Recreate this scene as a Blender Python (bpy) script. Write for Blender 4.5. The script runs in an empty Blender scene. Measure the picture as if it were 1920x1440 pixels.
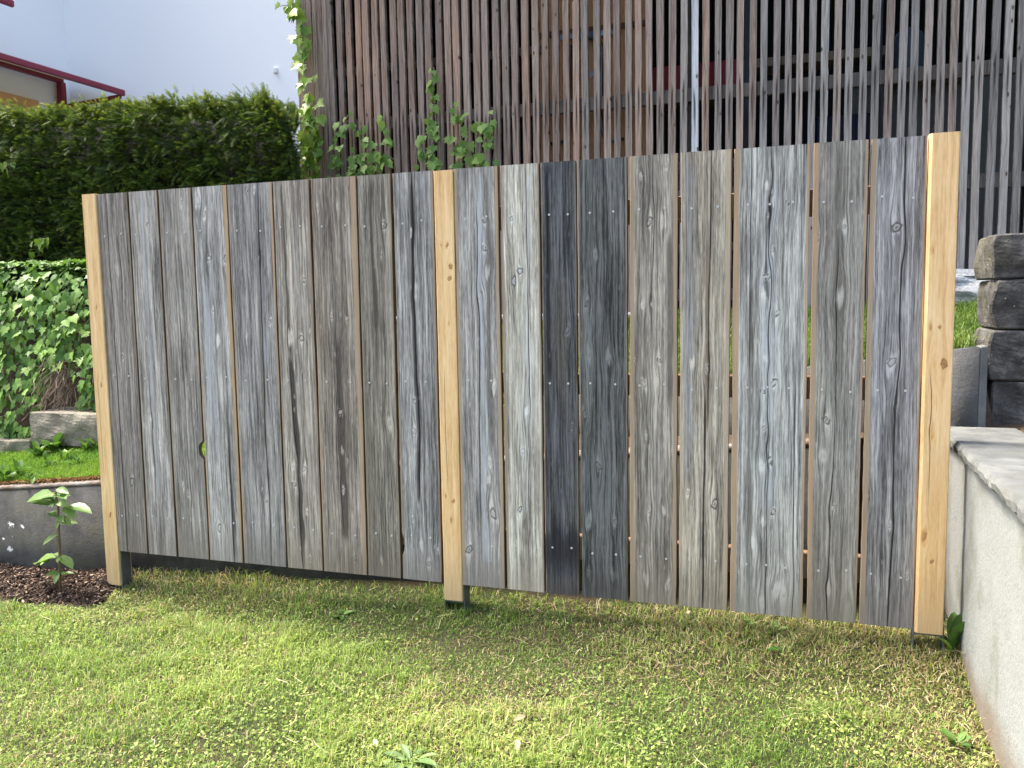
import bpy, bmesh, math, random
import numpy as np
from mathutils import Vector, Matrix

random.seed(7); RNG = np.random.default_rng(11)
SC = bpy.context.scene
COL = SC.collection

# ------------------------------------------------------------------ camera
CAM_LOC = np.array([3.287, -3.3647, 1.248])
YAW, PITCH, ROLL, FPX = -0.3269, 0.0992, -0.017, 1586.0
def cam_axes():
    cy, sy, cp, sp = math.cos(YAW), math.sin(YAW), math.cos(PITCH), math.sin(PITCH)
    cr, sr = math.cos(ROLL), math.sin(ROLL)
    f = np.array([sy*cp, cy*cp, -sp]); r = np.array([cy, -sy, 0.0]); u = np.cross(r, f)
    return cr*r + sr*u, -sr*r + cr*u, f
AR, AU, AF = cam_axes()
cd = bpy.data.cameras.new('camera'); cam = bpy.data.objects.new('camera', cd); COL.objects.link(cam)
m = Matrix.Identity(4)
for i in range(3):
    m[i][0], m[i][1], m[i][2], m[i][3] = AR[i], AU[i], -AF[i], CAM_LOC[i]
cam.matrix_world = m
cd.sensor_width = 36.0; cd.lens = FPX/1920*36.0; cd.clip_start = 0.05; cd.clip_end = 500
SC.camera = cam

# ------------------------------------------------------------------ light
TO_SUN = Vector((-0.60, 0.065, 1.0)).normalized()
ELEV = math.asin(TO_SUN.z); AZ = math.atan2(TO_SUN.x, TO_SUN.y)
W = bpy.data.worlds.new('World'); SC.world = W; W.use_nodes = True
wn = W.node_tree.nodes; wl = W.node_tree.links
bg = wn['Background']; sky = wn.new('ShaderNodeTexSky'); sky.sky_type = 'NISHITA'
sky.sun_disc = False; sky.sun_elevation = ELEV; sky.sun_rotation = AZ
sky.air_density = 1.0; sky.dust_density = 5.0; sky.ozone_density = 1.0
wl.new(sky.outputs[0], bg.inputs[0]); bg.inputs[1].default_value = 0.15
sd = bpy.data.lights.new('sun', 'SUN'); sun = bpy.data.objects.new('sun', sd); COL.objects.link(sun)
sd.energy = 2.5; sd.angle = math.radians(13.0); sd.color = (1.0, 0.94, 0.84)
sun.rotation_euler = TO_SUN.to_track_quat('Z', 'Y').to_euler()
SC.view_settings.view_transform = 'Standard'; SC.view_settings.look = 'None'
SC.view_settings.exposure = 1.95; SC.view_settings.gamma = 1.0
SC.view_settings.use_curve_mapping = False
SC.cycles.max_bounces = 8; SC.cycles.transparent_max_bounces = 8

# ------------------------------------------------------------------ helpers
def ray(px, py): return AF + (px-960)/FPX*AR - (py-720)/FPX*AU
def aty(px, py, Y):
    d = ray(px, py); return CAM_LOC + (Y-CAM_LOC[1])/d[1]*d
def atx(px, py, X):
    d = ray(px, py); return CAM_LOC + (X-CAM_LOC[0])/d[0]*d
def atz(px, py, Z):
    d = ray(px, py); return CAM_LOC + (Z-CAM_LOC[2])/d[2]*d
def sstep(a, b, v):
    t = np.clip((v-a)/(b-a), 0, 1); return t*t*(3-2*t)
_vn = np.random.default_rng(5).random((64, 64))
def vnoise(x, y):
    x = np.asarray(x, float); y = np.asarray(y, float)
    xi = np.floor(x).astype(int); yi = np.floor(y).astype(int); fx = x-xi; fy = y-yi
    fx = fx*fx*(3-2*fx); fy = fy*fy*(3-2*fy)
    g = lambda a, b: _vn[a % 64, b % 64]
    return (g(xi, yi)*(1-fx)+g(xi+1, yi)*fx)*(1-fy)+(g(xi, yi+1)*(1-fx)+g(xi+1, yi+1)*fx)*fy

def empty(name, loc=(0, 0, 0), label=None, cat=None, group=None, parent=None):
    o = bpy.data.objects.new(name, None); COL.objects.link(o); o.location = loc
    o.empty_display_size = 0.1
    tag(o, label, cat, group)
    if parent: o.parent = parent
    return o
def tag(o, label=None, cat=None, group=None, kind=None):
    if label: o['label'] = label
    if cat: o['category'] = cat
    if group: o['group'] = group
    if kind: o['kind'] = kind
    return o
def link(name, me, mat=None, parent=None, loc=None):
    o = bpy.data.objects.new(name, me); COL.objects.link(o)
    if mat is not None and len(me.materials) == 0: me.materials.append(mat)
    w = Vector(loc if loc is not None else (0, 0, 0))
    if parent:
        o.parent = parent; w = w-wloc(parent)
    o.location = w
    return o
def wloc(o):
    p = Vector((0, 0, 0))
    while o is not None: p += o.location; o = o.parent
    return p
def npmesh(name, v, f, tint=None, smooth=False):
    v = np.asarray(v, np.float32); f = np.asarray(f, np.int32); k = f.shape[1]
    me = bpy.data.meshes.new(name)
    me.vertices.add(len(v)); me.vertices.foreach_set('co', v.ravel())
    me.loops.add(f.size); me.loops.foreach_set('vertex_index', f.ravel())
    me.polygons.add(len(f))
    me.polygons.foreach_set('loop_start', np.arange(0, f.size, k, dtype=np.int32))
    me.polygons.foreach_set('loop_total', np.full(len(f), k, np.int32))
    if smooth: me.polygons.foreach_set('use_smooth', np.ones(len(f), bool))
    if tint is not None:
        a = me.color_attributes.new('tint', 'FLOAT_COLOR', 'POINT')
        c = np.ones((len(v), 4), np.float32); c[:, :3] = tint
        a.data.foreach_set('color', c.ravel())
    me.update(calc_edges=True); me.validate()
    return me
class MB:
    """collects boxes, tubes and prisms into one mesh"""
    def __init__(s): s.v = []; s.f = []
    def add(s, v, f):
        b = len(s.v); s.v += [tuple(map(float, p)) for p in v]; s.f += [tuple(i+b for i in q) for q in f]; return s
    def box(s, a, b):
        (x0, y0, z0), (x1, y1, z1) = a, b
        return s.add([(x0, y0, z0), (x1, y0, z0), (x1, y1, z0), (x0, y1, z0), (x0, y0, z1), (x1, y0, z1), (x1, y1, z1), (x0, y1, z1)],
                     [(3, 2, 1, 0), (4, 5, 6, 7), (0, 1, 5, 4), (1, 2, 6, 5), (2, 3, 7, 6), (3, 0, 4, 7)])
    def beam(s, p, q, w, h, up=(0, 0, 1)):
        p = Vector(p); q = Vector(q); d = (q-p).normalized(); sde = d.cross(Vector(up)).normalized(); u = sde.cross(d)
        c = []
        for e in (p, q):
            for a, b in ((-1, -1), (1, -1), (1, 1), (-1, 1)): c.append(e+sde*a*w/2+u*b*h/2)
        return s.add(c, [(3, 2, 1, 0), (4, 5, 6, 7), (0, 1, 5, 4), (1, 2, 6, 5), (2, 3, 7, 6), (3, 0, 4, 7)])
    def tube(s, pts, r, n=8):
        pts = [Vector(p) for p in pts]; rs = r if isinstance(r, (list, tuple)) else [r]*len(pts)
        v = []; f = []
        for i, p in enumerate(pts):
            d = (pts[min(i+1, len(pts)-1)]-pts[max(i-1, 0)]).normalized()
            a = d.cross(Vector((0.31, 0.2, 0.93)));
            if a.length < 0.05: a = d.cross(Vector((1, 0, 0)))
            a.normalize(); b = d.cross(a)
            for k in range(n):
                t = 2*math.pi*k/n; v.append(p+a*math.cos(t)*rs[i]+b*math.sin(t)*rs[i])
        for i in range(len(pts)-1):
            for k in range(n): f.append((i*n+k, i*n+(k+1) % n, (i+1)*n+(k+1) % n, (i+1)*n+k))
        f.append(tuple(range(n-1, -1, -1))); f.append(tuple((len(pts)-1)*n+k for k in range(n)))
        return s.add(v, f)
    def prism(s, poly_a, poly_b):
        n = len(poly_a)
        return s.add(list(poly_a)+list(poly_b), [tuple(range(n-1, -1, -1)), tuple(range(n, 2*n))]+[(i, (i+1) % n, n+(i+1) % n, n+i) for i in range(n)])
    def build(s, name, mat, parent=None, bevel=0, smooth=False, loc=None, seg=1):
        bm = bmesh.new(); vs = [bm.verts.new(p) for p in s.v]
        for q in s.f:
            try: bm.faces.new([vs[i] for i in q])
            except ValueError: pass
        bmesh.ops.recalc_face_normals(bm, faces=bm.faces[:])
        if bevel: bmesh.ops.bevel(bm, geom=bm.edges[:], offset=bevel, segments=seg, affect='EDGES')
        me = bpy.data.meshes.new(name); bm.to_mesh(me); bm.free()
        if smooth:
            for p in me.polygons: p.use_smooth = True
        return link(name, me, mat, parent, loc)

# ------------------------------------------------------------------ node helper
class NT:
    def __init__(s, name):
        s.m = bpy.data.materials.new(name); s.m.use_nodes = True; s.t = s.m.node_tree; s.t.nodes.clear()
        s.out = s.t.nodes.new('ShaderNodeOutputMaterial')
    def new(s, ty): return s.t.nodes.new(ty)
    def put(s, sock, v):
        if isinstance(v, bpy.types.NodeSocket): s.t.links.new(v, sock)
        elif v is not None:
            if sock.type == 'RGBA' and len(v) == 3: v = (*v, 1)
            sock.default_value = v
    def M(s, op, a, b=None, c=None, clamp=False):
        n = s.new('ShaderNodeMath'); n.operation = op; n.use_clamp = clamp
        for i, v in enumerate((a, b, c)):
            if v is not None: s.put(n.inputs[i], v)
        return n.outputs[0]
    def comb(s, x, y, z):
        n = s.new('ShaderNodeCombineXYZ')
        for i, v in enumerate((x, y, z)): s.put(n.inputs[i], v)
        return n.outputs[0]
    def sep(s, v):
        n = s.new('ShaderNodeSeparateXYZ'); s.put(n.inputs[0], v); return n.outputs
    def coord(s, which='Object'):
        return s.new('ShaderNodeTexCoord').outputs[which]
    def noise(s, vec, scale=1.0, detail=2.0, rough=0.5, dist=0.0):
        n = s.new('ShaderNodeTexNoise'); s.put(n.inputs['Vector'], vec)
        n.inputs['Scale'].default_value = scale; n.inputs['Detail'].default_value = detail
        n.inputs['Roughness'].default_value = rough; n.inputs['Distortion'].default_value = dist
        return n.outputs[0]
    def vor(s, vec, scale, feat='F1', out='Distance', rnd=1.0):
        n = s.new('ShaderNodeTexVoronoi'); n.feature = feat; s.put(n.inputs['Vector'], vec)
        n.inputs['Scale'].default_value = scale; n.inputs['Randomness'].default_value = rnd
        return n.outputs[out]
    def ss(s, v, a, b, lo=0.0, hi=1.0):
        n = s.new('ShaderNodeMapRange'); n.interpolation_type = 'SMOOTHSTEP'; s.put(n.inputs[0], v)
        for i, q in enumerate((a, b, lo, hi)): s.put(n.inputs[i+1], q)
        return n.outputs[0]
    def lin(s, v, a, b, lo=0.0, hi=1.0):
        n = s.new('ShaderNodeMapRange'); s.put(n.inputs[0], v)
        for i, q in enumerate((a, b, lo, hi)): s.put(n.inputs[i+1], q)
        return n.outputs[0]
    def mix(s, fac, a, b, mode='MIX'):
        n = s.new('ShaderNodeMix'); n.data_type = 'RGBA'; n.blend_type = mode; n.clamp_factor = True
        s.put(n.inputs[0], fac); s.put(n.inputs[6], a); s.put(n.inputs[7], b); return n.outputs[2]
    def ramp(s, fac, stops):
        n = s.new('ShaderNodeValToRGB'); s.put(n.inputs[0], fac); e = n.color_ramp.elements
        while len(e) < len(stops): e.new(0.5)
        for q, (p, c) in zip(e, stops): q.position = p; q.color = (*c, 1)
        return n.outputs[0]
    def bump(s, h, strength=0.3, dist=0.01, normal=None):
        n = s.new('ShaderNodeBump'); s.put(n.inputs['Height'], h); n.inputs['Strength'].default_value = strength
        n.inputs['Distance'].default_value = dist
        if normal is not None: s.put(n.inputs['Normal'], normal)
        return n.outputs[0]
    def bsdf(s, col, rough=0.8, normal=None, metal=0.0, spec=0.3):
        n = s.new('ShaderNodeBsdfPrincipled'); s.put(n.inputs['Base Color'], col); s.put(n.inputs['Roughness'], rough)
        n.inputs['Metallic'].default_value = metal; n.inputs['Specular IOR Level'].default_value = spec
        if normal is not None: s.put(n.inputs['Normal'], normal)
        return n
    def done(s, sh):
        s.t.links.new(sh.outputs[0] if hasattr(sh, 'outputs') else sh, s.out.inputs[0]); return s.m

def plain(name, col, rough=0.7, metal=0.0, var=0.25, scale=30, bump=0.15, spec=0.3):
    n = NT(name); co = n.coord(); a = n.noise(co, scale, 5, 0.6); b = n.noise(co, scale*0.17, 3)
    f = n.M('ADD', n.M('MULTIPLY', a, 0.6), n.M('MULTIPLY', b, 0.4))
    c = n.mix(f, tuple(max(0, q*(1-var)) for q in col), tuple(min(1, q*(1+var)) for q in col))
    return n.done(n.bsdf(c, rough, n.bump(a, bump, 0.004), metal, spec))

def leafmat(name, a, b, trans=0.35, rough=0.5, tint=False, obj=False, spec=0.35):
    """leaf: diffuse + translucent; colour from the vertex tint, or from a..b by object / noise"""
    n = NT(name)
    if tint:
        t = n.new('ShaderNodeAttribute'); t.attribute_name = 'tint'; col = t.outputs['Color']
    elif obj:
        oi = n.new('ShaderNodeObjectInfo'); col = n.mix(oi.outputs['Random'], a, b)
        col = n.mix(n.ss(n.noise(n.coord(), 1.6, 3), 0.35, 0.75, 0, 0.35), col, b)
    else:
        col = n.mix(n.noise(n.coord(), 14, 3), a, b)
    p = n.bsdf(col, rough, spec=spec)
    tr = n.new('ShaderNodeBsdfTranslucent'); n.put(tr.inputs[0], n.mix(0.55, col, n.mix(1.0, col, (0.95, 1.0, 0.35), 'MULTIPLY')))
    mx = n.new('ShaderNodeMixShader'); mx.inputs[0].default_value = trans
    n.t.links.new(p.outputs[0], mx.inputs[1]); n.t.links.new(tr.outputs[0], mx.inputs[2])
    return n.done(mx)

# ---- knots and streaks of a board, as fields on its vertices (x bent round the knots, core, halo, ring; streak colour)
def bake_fields(me, knots, streaks, seed, z_off=0.0):
    nv = len(me.vertices); co = np.empty(nv*3, np.float32); me.vertices.foreach_get('co', co); co = co.reshape(-1, 3)
    x0 = co[:, 0].astype(float); z = co[:, 2].astype(float)+z_off
    x = x0.copy(); core = np.zeros(nv); halo = np.zeros(nv); ring = np.zeros(nv); rg = np.random.default_rng(int(seed*97)+3)
    for (cx, cz, r) in knots:
        dk, rk_, el, sk = rg.uniform(.15, .95), rg.uniform(.2, .75), rg.uniform(.30, .62), rg.uniform(-.5, .5)
        dz = (z-cz)/r; dx = (x-cx)/r - sk*dz*0.35
        ang = np.arctan2(dz, dx); wv = 1+0.22*np.sin(ang*2+seed+cx*90)+0.13*np.sin(ang*5+cz*70)
        d1 = np.sqrt(dx**2+el*dz**2)*wv; d2 = np.sqrt(.50*dx**2+.055*dz**2)
        pull = np.exp(-.9*d2**2)
        core = np.maximum(core, dk*np.exp(-2.4*d1**2)); halo = np.maximum(halo, np.exp(-2.6*(d2*wv**.5)**2))
        ring += rk_*np.sin(d1*7.0)*np.exp(-1.1*d1)
        x = x-(x-cx)*pull*.72
    for nme, val in (('gx', x), ('core', core), ('halo', halo), ('ring', ring)):
        at = me.attributes.new(nme, 'FLOAT', 'POINT'); at.data.foreach_set('value', val.astype(np.float32))
    rgba = np.zeros((nv, 4)); 
    for (sx, sl, hw, z0, z1, sc, st) in streaks:
        wv = 0.6*vnoise(seed+sx*50, z*3.0+seed)+0.4*vnoise(seed+sx*20+9, z*11.0)
        c = z*sl+sx+(wv-.5)*.014; d = np.abs(x-c); wid = (wv+.5)*hw
        mk = sstep(1.25, .25, d/wid)*sstep(z0-.05, z0+.07, z)*sstep(z1+.05, z1-.07, z)*st
        mk = np.clip(mk, 0, 1); a0 = rgba[:, 3]; na = mk+a0*(1-mk)
        rgba[:, :3] = np.where(na[:, None] > 1e-4, (np.array(sc)[None]*mk[:, None]+rgba[:, :3]*(a0*(1-mk))[:, None])/np.maximum(na, 1e-4)[:, None], rgba[:, :3]); rgba[:, 3] = na
    at = me.color_attributes.new('streak', 'FLOAT_COLOR', 'POINT'); at.data.foreach_set('color', rgba.astype(np.float32).ravel())

def wood(name, dark, mid, light, width, baked=False, cracks=(), edge=(0, 0), edge_col=(0.36, 0.25, 0.16), seed=0.0,
         contrast=1.0, stain=None, core_col=(0.10, 0.085, 0.075), halo_col=None, fine=1.0, rough=0.86, bottom=None, warm=None, scuff=0.28):
    """sawn board: x across (centre 0), z up. cracks (x, slope, width, z0, z1, wobble); streaks (x, slope, half, z0, z1, colour, strength)"""
    n = NT(name); x0, y0, z = n.sep(n.coord())
    x = x0; core = halo = ring = None
    def attr(k, out='Fac'):
        q = n.new('ShaderNodeAttribute'); q.attribute_name = k; return q
    if baked:
        x = attr('gx').outputs['Fac']; core = attr('core').outputs['Fac']; halo = attr('halo').outputs['Fac']; ring = attr('ring').outputs['Fac']
    s = seed*7.31
    wob = n.noise(n.comb(s, n.M('MULTIPLY', x0, 3.0), n.M('MULTIPLY', z, 1.6)), 1.0, 3, 0.5)
    gx = n.M('ADD', x, n.M('MULTIPLY', n.M('SUBTRACT', wob, 0.5), 0.017))
    g1 = n.noise(n.comb(n.M('MULTIPLY', gx, 185*fine), s, n.M('MULTIPLY', z, 4.5)), 1, 4, 0.7)
    g2 = n.noise(n.comb(n.M('MULTIPLY', gx, 95*fine), s+3, n.M('MULTIPLY', z, 2.2)), 1, 4, 0.62)
    g3 = n.noise(n.comb(n.M('MULTIPLY', gx, 26), s+9, n.M('MULTIPLY', z, 0.9)), 1, 3, 0.5)
    bl = n.noise(n.comb(n.M('MULTIPLY', x0, 7), s+5, n.M('MULTIPLY', z, 2.4)), 1, 5, 0.62)
    g0 = n.noise(n.comb(n.M('MULTIPLY', gx, 430*fine), s+1, n.M('MULTIPLY', z, 24)), 1, 2, 0.6)
    t = n.M('ADD', n.M('ADD', n.M('MULTIPLY', n.M('ADD', n.M('MULTIPLY', g1, .62), n.M('MULTIPLY', g0, .38)), 0.46), n.M('MULTIPLY', g2, 0.28)), n.M('ADD', n.M('MULTIPLY', g3, 0.14), n.M('MULTIPLY', bl, 0.12)))
    t = n.M('ADD', n.M('MULTIPLY', n.M('SUBTRACT', t, 0.5), 5.2*contrast), 0.5, clamp=True)
    col = n.ramp(t, [(0.08, dark), (0.5, mid), (0.95, light)])
    col = n.mix(n.ss(g1, .42, .30, 0, .55*contrast), col, dark)
    # blotches: bluish algae grey against warm brown
    b2 = n.noise(n.comb(n.M('MULTIPLY', x0, 11), s+15, n.M('MULTIPLY', z, 1.3)), 1, 4, 0.6)
    if warm: col = n.mix(n.ss(b2, 0.44, 0.70, 0, 0.5), col, n.mix(1.0, n.mix(t, (0.35, 0.35, 0.35), (1, 1, 1)), warm, 'MULTIPLY'))
    # streaks that run with the grain
    if baked:
        q = attr('streak')
        mk = n.ss(n.M('ADD', q.outputs['Alpha'], n.M('ADD', n.M('MULTIPLY', n.M('SUBTRACT', n.M('ADD', n.M('MULTIPLY', g1, .6), n.M('MULTIPLY', g2, .6)), .6), 2.4), n.M('MULTIPLY', n.M('SUBTRACT', bl, .5), 1.1))), .25, .95, 0, .8)
        mk = n.M('MULTIPLY', mk, n.ss(q.outputs['Alpha'], 0.0, 0.12))
        col = n.mix(mk, col, n.mix(n.M('ADD', n.M('MULTIPLY', t, .8), .1), n.mix(0.62, q.outputs['Color'], (0, 0, 0)), q.outputs['Color']))
    hgt = n.M('ADD', n.M('MULTIPLY', g1, 0.6), n.M('MULTIPLY', g2, 0.6))
    # knots
    if core is not None:
        if halo_col:
            hm = n.M('ADD', halo, n.M('ADD', n.M('MULTIPLY', n.M('SUBTRACT', g1, .5), 2.2), n.M('MULTIPLY', n.M('SUBTRACT', bl, .5), 1.2)))
            col = n.mix(n.M('MULTIPLY', n.ss(hm, .40, .95, 0, .9), n.ss(halo, .05, .4)), col, halo_col)
        kc = n.mix(n.ss(ring, -0.12, 0.16), core_col, tuple(min(1, q*.72) for q in (halo_col or light)))
        col = n.mix(n.ss(core, 0.12, 0.34, 0, 0.85), col, kc)
        col = n.mix(n.ss(core, 0.6, 0.95, 0, 0.8), col, tuple(q*0.5 for q in core_col))
        hgt = n.M('ADD', hgt, n.M('MULTIPLY', ring, 0.6))
    # pale scuffs and dark specks
    if baked:
        vv = n.new('ShaderNodeTexVoronoi'); n.put(vv.inputs['Vector'], n.comb(n.M('ADD', n.M('MULTIPLY', x0, 48), n.M('MULTIPLY', bl, 2.0)), s, n.M('MULTIPLY', z, 17))); vv.inputs['Scale'].default_value = 1.0
        cr_, cg_, cb_ = n.sep(vv.outputs['Color'])
        sc2 = n.M('MULTIPLY', n.ss(vv.outputs['Distance'], .30, .10), n.ss(cr_, .80, .86))
        col = n.mix(n.M('MULTIPLY', sc2, scuff), col, halo_col or light)
        dk2 = n.M('MULTIPLY', n.ss(vv.outputs['Distance'], .20, .08), n.ss(cg_, .93, .95))
        col = n.mix(n.M('MULTIPLY', dk2, scuff), col, core_col)
    # paler, less weathered edges
    en = n.noise(n.comb(n.M('MULTIPLY', x0, 40), s+21, n.M('MULTIPLY', z, 3.0)), 1, 4, 0.6)
    half = width/2
    for side, w in ((-1, edge[0]), (1, edge[1])):
        if w <= 0: continue
        e = n.M('SUBTRACT', half, n.M('MULTIPLY', x0, side))
        wv = n.M('MULTIPLY', n.M('ADD', n.M('MULTIPLY', en, 0.9), 0.5), w)
        mk = n.ss(e, n.M('ADD', wv, 0.004), n.M('SUBTRACT', wv, 0.003), 0, 0.92)
        col = n.mix(mk, col, n.mix(g1, tuple(q*0.72 for q in edge_col), tuple(min(1, q*1.3) for q in edge_col)))
    # grime on the lower ends and fresh saw cut fibres at the foot
    if bottom: col = n.mix(n.M('MULTIPLY', n.ss(z, bottom[0], 0.0), n.M('ADD', n.M('MULTIPLY', bl, 0.9), 0.15), clamp=True), col, bottom[1])
    if stain:
        for (cz, hz, sc, st) in stain:
            mk = n.M('MULTIPLY', n.ss(n.M('ABSOLUTE', n.M('SUBTRACT', n.M('ADD', z, n.M('ADD', n.M('MULTIPLY', bl, 0.22), n.M('MULTIPLY', g2, .16))), cz+0.19)), hz, hz*0.2), st)
            col = n.mix(mk, col, n.mix(g2, tuple(q*0.7 for q in sc), tuple(q*1.4 for q in sc)))
    # drying cracks
    for (sx, sl, cw, z0, z1, wb) in cracks:
        w1 = n.noise(n.comb(s+sx*31, 2.0, n.M('MULTIPLY', z, 2.2)), 1, 4, 0.5)
        c = n.M('ADD', n.M('ADD', n.M('MULTIPLY', z, sl), sx), n.M('MULTIPLY', n.M('SUBTRACT', w1, 0.5), wb))
        d = n.M('ABSOLUTE', n.M('SUBTRACT', x, c))
        wid = n.M('MULTIPLY', n.M('ADD', n.noise(n.comb(s+1.7, 4.0, n.M('MULTIPLY', z, 5)), 1, 3), 0.1), cw*1.6)
        rng = n.M('MULTIPLY', n.ss(z, z0-0.08, z0+0.05), n.ss(z, z1+0.08, z1-0.05))
        mk = n.M('MULTIPLY', n.ss(d, n.M('ADD', wid, 0.0012), n.M('MULTIPLY', wid, 0.35)), rng)
        col = n.mix(n.M('MULTIPLY', mk, 0.93), col, (0.018, 0.015, 0.013))
        hgt = n.M('SUBTRACT', hgt, n.M('MULTIPLY', mk, 2.2))
    sh = n.bsdf(col, rough, n.bump(hgt, 0.7, 0.004), spec=0.25)
    return n.done(sh)

# ------------------------------------------------------------------ terrain
def ground_z(x, y):
    x = np.asarray(x, float); y = np.asarray(y, float)
    b = -0.242 + 0.022*np.clip(x, -3, 6) + 0.100*sstep(0.0, 1.0, (y-(-0.12-0.075*np.clip(x, -1, 4)))/(0.34+0.075*np.clip(x, -1, 4)))*sstep(-.25, .1, x)
    return b + 0.018*(vnoise(x*1.1+3, y*1.1+7)-0.5) + 0.012*(vnoise(x*3.3, y*3.3)-0.5)
def ledge_y(x): return 0.166 + 0.0565*np.asarray(x, float)          # front face of the low retaining wall
def ledge_z(x): return 0.335 + 0.088*np.asarray(x, float)
def wall2_y(x): return 0.90 - 0.2186*(np.asarray(x, float)-2.2)
def wall2_z(x): return 0.405 + 0.155*np.asarray(x, float)
SLAT_Y = 2.40
def bank_z(x, y):
    x = np.asarray(x, float); y = np.asarray(y, float)
    y0 = ledge_y(x)+0.10; z0 = ledge_z(np.clip(x, -6, 4.6))-0.005
    # right: soil slope, or a wall with grass above it
    tr = np.clip((y-y0)/(2.3-y0), 0, 1); zr = z0 + (1.09-z0)*tr**0.85
    w = sstep(2.05, 2.25, x); yw = np.where(x > 4.0, 1.0, wall2_y(x))
    zt = wall2_z(x)-0.015 + (1.13-wall2_z(x)+0.12*sstep(3.4, 4.6, x))*np.clip((y-yw-0.05)/1.3, 0, 1)
    zw = np.where(y < yw+0.06, z0+0.0*y, zt)
    zr = zr*(1-w)+zw*w
    # left: flat strip of lawn, then the ivy bank
    zl = z0 + 0.10*np.clip((y-y0)/0.5, 0, 1) + 1.05*sstep(0.80, 1.35, y)
    k = sstep(-0.1, 0.5, x)
    z = zl*(1-k)+zr*k
    inside = (x > -0.45) & (y > SLAT_Y-0.1)
    return np.where(inside, np.minimum(z, 1.06), z)

def sheet(name, xs, ys, fz, mat):
    X, Y = np.meshgrid(xs, ys); Z = fz(X, Y); nx = len(xs); ny = len(ys)
    v = np.stack([X, Y, Z], -1).reshape(-1, 3); i = np.arange((ny-1)*nx).reshape(ny-1, nx)[:, :-1].ravel()
    return link(name, npmesh(name, v, np.stack([i, i+1, i+nx+1, i+nx], 1), smooth=True), mat)

# soil under the lawn
n = NT('lawn_soil'); co = n.coord(); a = n.noise(co, 60, 5, 0.7); b = n.noise(co, 2.2, 4, 0.6)
c = n.mix(n.ss(b, 0.4, 0.65), (0.045, 0.058, 0.016), (0.065, 0.05, 0.026)); c = n.mix(n.ss(a, 0.35, 0.7, 0, 0.7), c, (0.022, 0.02, 0.01))
M_LAWN = n.done(n.bsdf(c, 0.95, n.bump(a, 0.8, 0.02)))
n = NT('bank_soil'); co = n.coord(); a = n.noise(co, 45, 5, 0.7); b = n.noise(co, 3.0, 4, 0.6)
c = n.mix(n.ss(b, 0.4, 0.65), (0.08, 0.055, 0.035), (0.11, 0.075, 0.045)); c = n.mix(n.ss(a, 0.35, 0.7, 0, 0.7), c, (0.035, 0.026, 0.018))
M_BANK = n.done(n.bsdf(c, 0.95, n.bump(a, 0.8, 0.02)))
lawn = sheet('lawn_ground', np.concatenate([[-80, -30, -12, -6], np.linspace(-3, 4.6, 90), [8, 20, 80]]),
             np.concatenate([[-80, -30, -12, -6], np.linspace(-3.6, 0.9, 60)]), ground_z, M_LAWN)
tag(lawn, kind='structure')
bys = np.concatenate([np.linspace(0, 1, 70)**1.0, ]); 
def bank_sheet():
    xs = np.concatenate([[-60, -20, -8, -5], np.linspace(-3.4, 5.2, 130), [8, 20, 60]])
    ts = np.concatenate([np.linspace(0, 2.6, 84), [4, 7, 15, 60]])
    X, T = np.meshgrid(xs, ts); Y = ledge_y(np.clip(X, -6, 8))+0.09+T; Z = bank_z(X, Y)
    v = np.stack([X, Y, Z], -1).reshape(-1, 3); nx = len(xs)
    i = np.arange((len(ts)-1)*nx).reshape(len(ts)-1, nx)[:, :-1].ravel()
    return link('bank_ground', npmesh('bank_ground', v, np.stack([i, i+1, i+nx+1, i+nx], 1), smooth=True), M_BANK)
tag(bank_sheet(), kind='structure')

# ------------------------------------------------------------------ walls
def concrete(name, base, dark, algae=None, scale=1.0, spots=(), streak=0.5, pit=0.5, foot=None):
    n = NT(name); co = n.coord(); x, y, z = n.sep(co)
    a = n.noise(co, 90*scale, 5, 0.7); b = n.noise(co, 6*scale, 5, 0.65); d = n.noise(co, 1.7*scale, 4, 0.6)
    st = n.noise(n.comb(n.M('MULTIPLY', x, 9), n.M('MULTIPLY', y, 9), n.M('MULTIPLY', z, 1.1)), 1, 5, 0.65)
    f = n.M('ADD', n.M('MULTIPLY', b, 0.5), n.M('ADD', n.M('MULTIPLY', d, 0.25), n.M('MULTIPLY', st, 0.25*streak*2)))
    c = n.mix(n.ss(f, 0.36, 0.66), dark, base)
    c = n.mix(n.ss(a, 0.3, 0.75, 0, 0.45), c, tuple(q*0.55 for q in base))
    v = n.vor(co, 55*scale)
    pm = n.M('MULTIPLY', n.ss(v, 0.16, 0.08), n.ss(b, 0.45, 0.6))
    c = n.mix(n.M('MULTIPLY', pm, pit), c, tuple(q*0.3 for q in dark))
    if algae: c = n.mix(n.ss(n.noise(co, 3.1, 5, 0.7), 0.47, 0.68, 0, 0.7), c, algae)
    for (sx, sz, r) in spots:
        dd = n.M('SQRT', n.M('ADD', n.M('POWER', n.M('SUBTRACT', x, sx), 2), n.M('POWER', n.M('SUBTRACT', z, sz), 2)))
        dd = n.M('ADD', dd, n.M('MULTIPLY', n.M('SUBTRACT', n.noise(co, 34, 5, .7), 0.5), r*4.5))
        c = n.mix(n.ss(dd, r*.9, r*0.5, 0, 0.8), c, (0.62, 0.63, 0.62))
    if foot: c = n.mix(n.ss(n.M('ADD', z, n.M('MULTIPLY', b, .16)), foot[0]+.12, foot[0]-.02, 0, .75), c, foot[1])
    hh = n.M('ADD', n.M('MULTIPLY', a, 0.5), n.M('SUBTRACT', b, n.M('MULTIPLY', pm, 0.6)))
    return n.done(n.bsdf(c, 0.92, n.bump(hh, 0.7, 0.012), spec=0.25))

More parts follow.
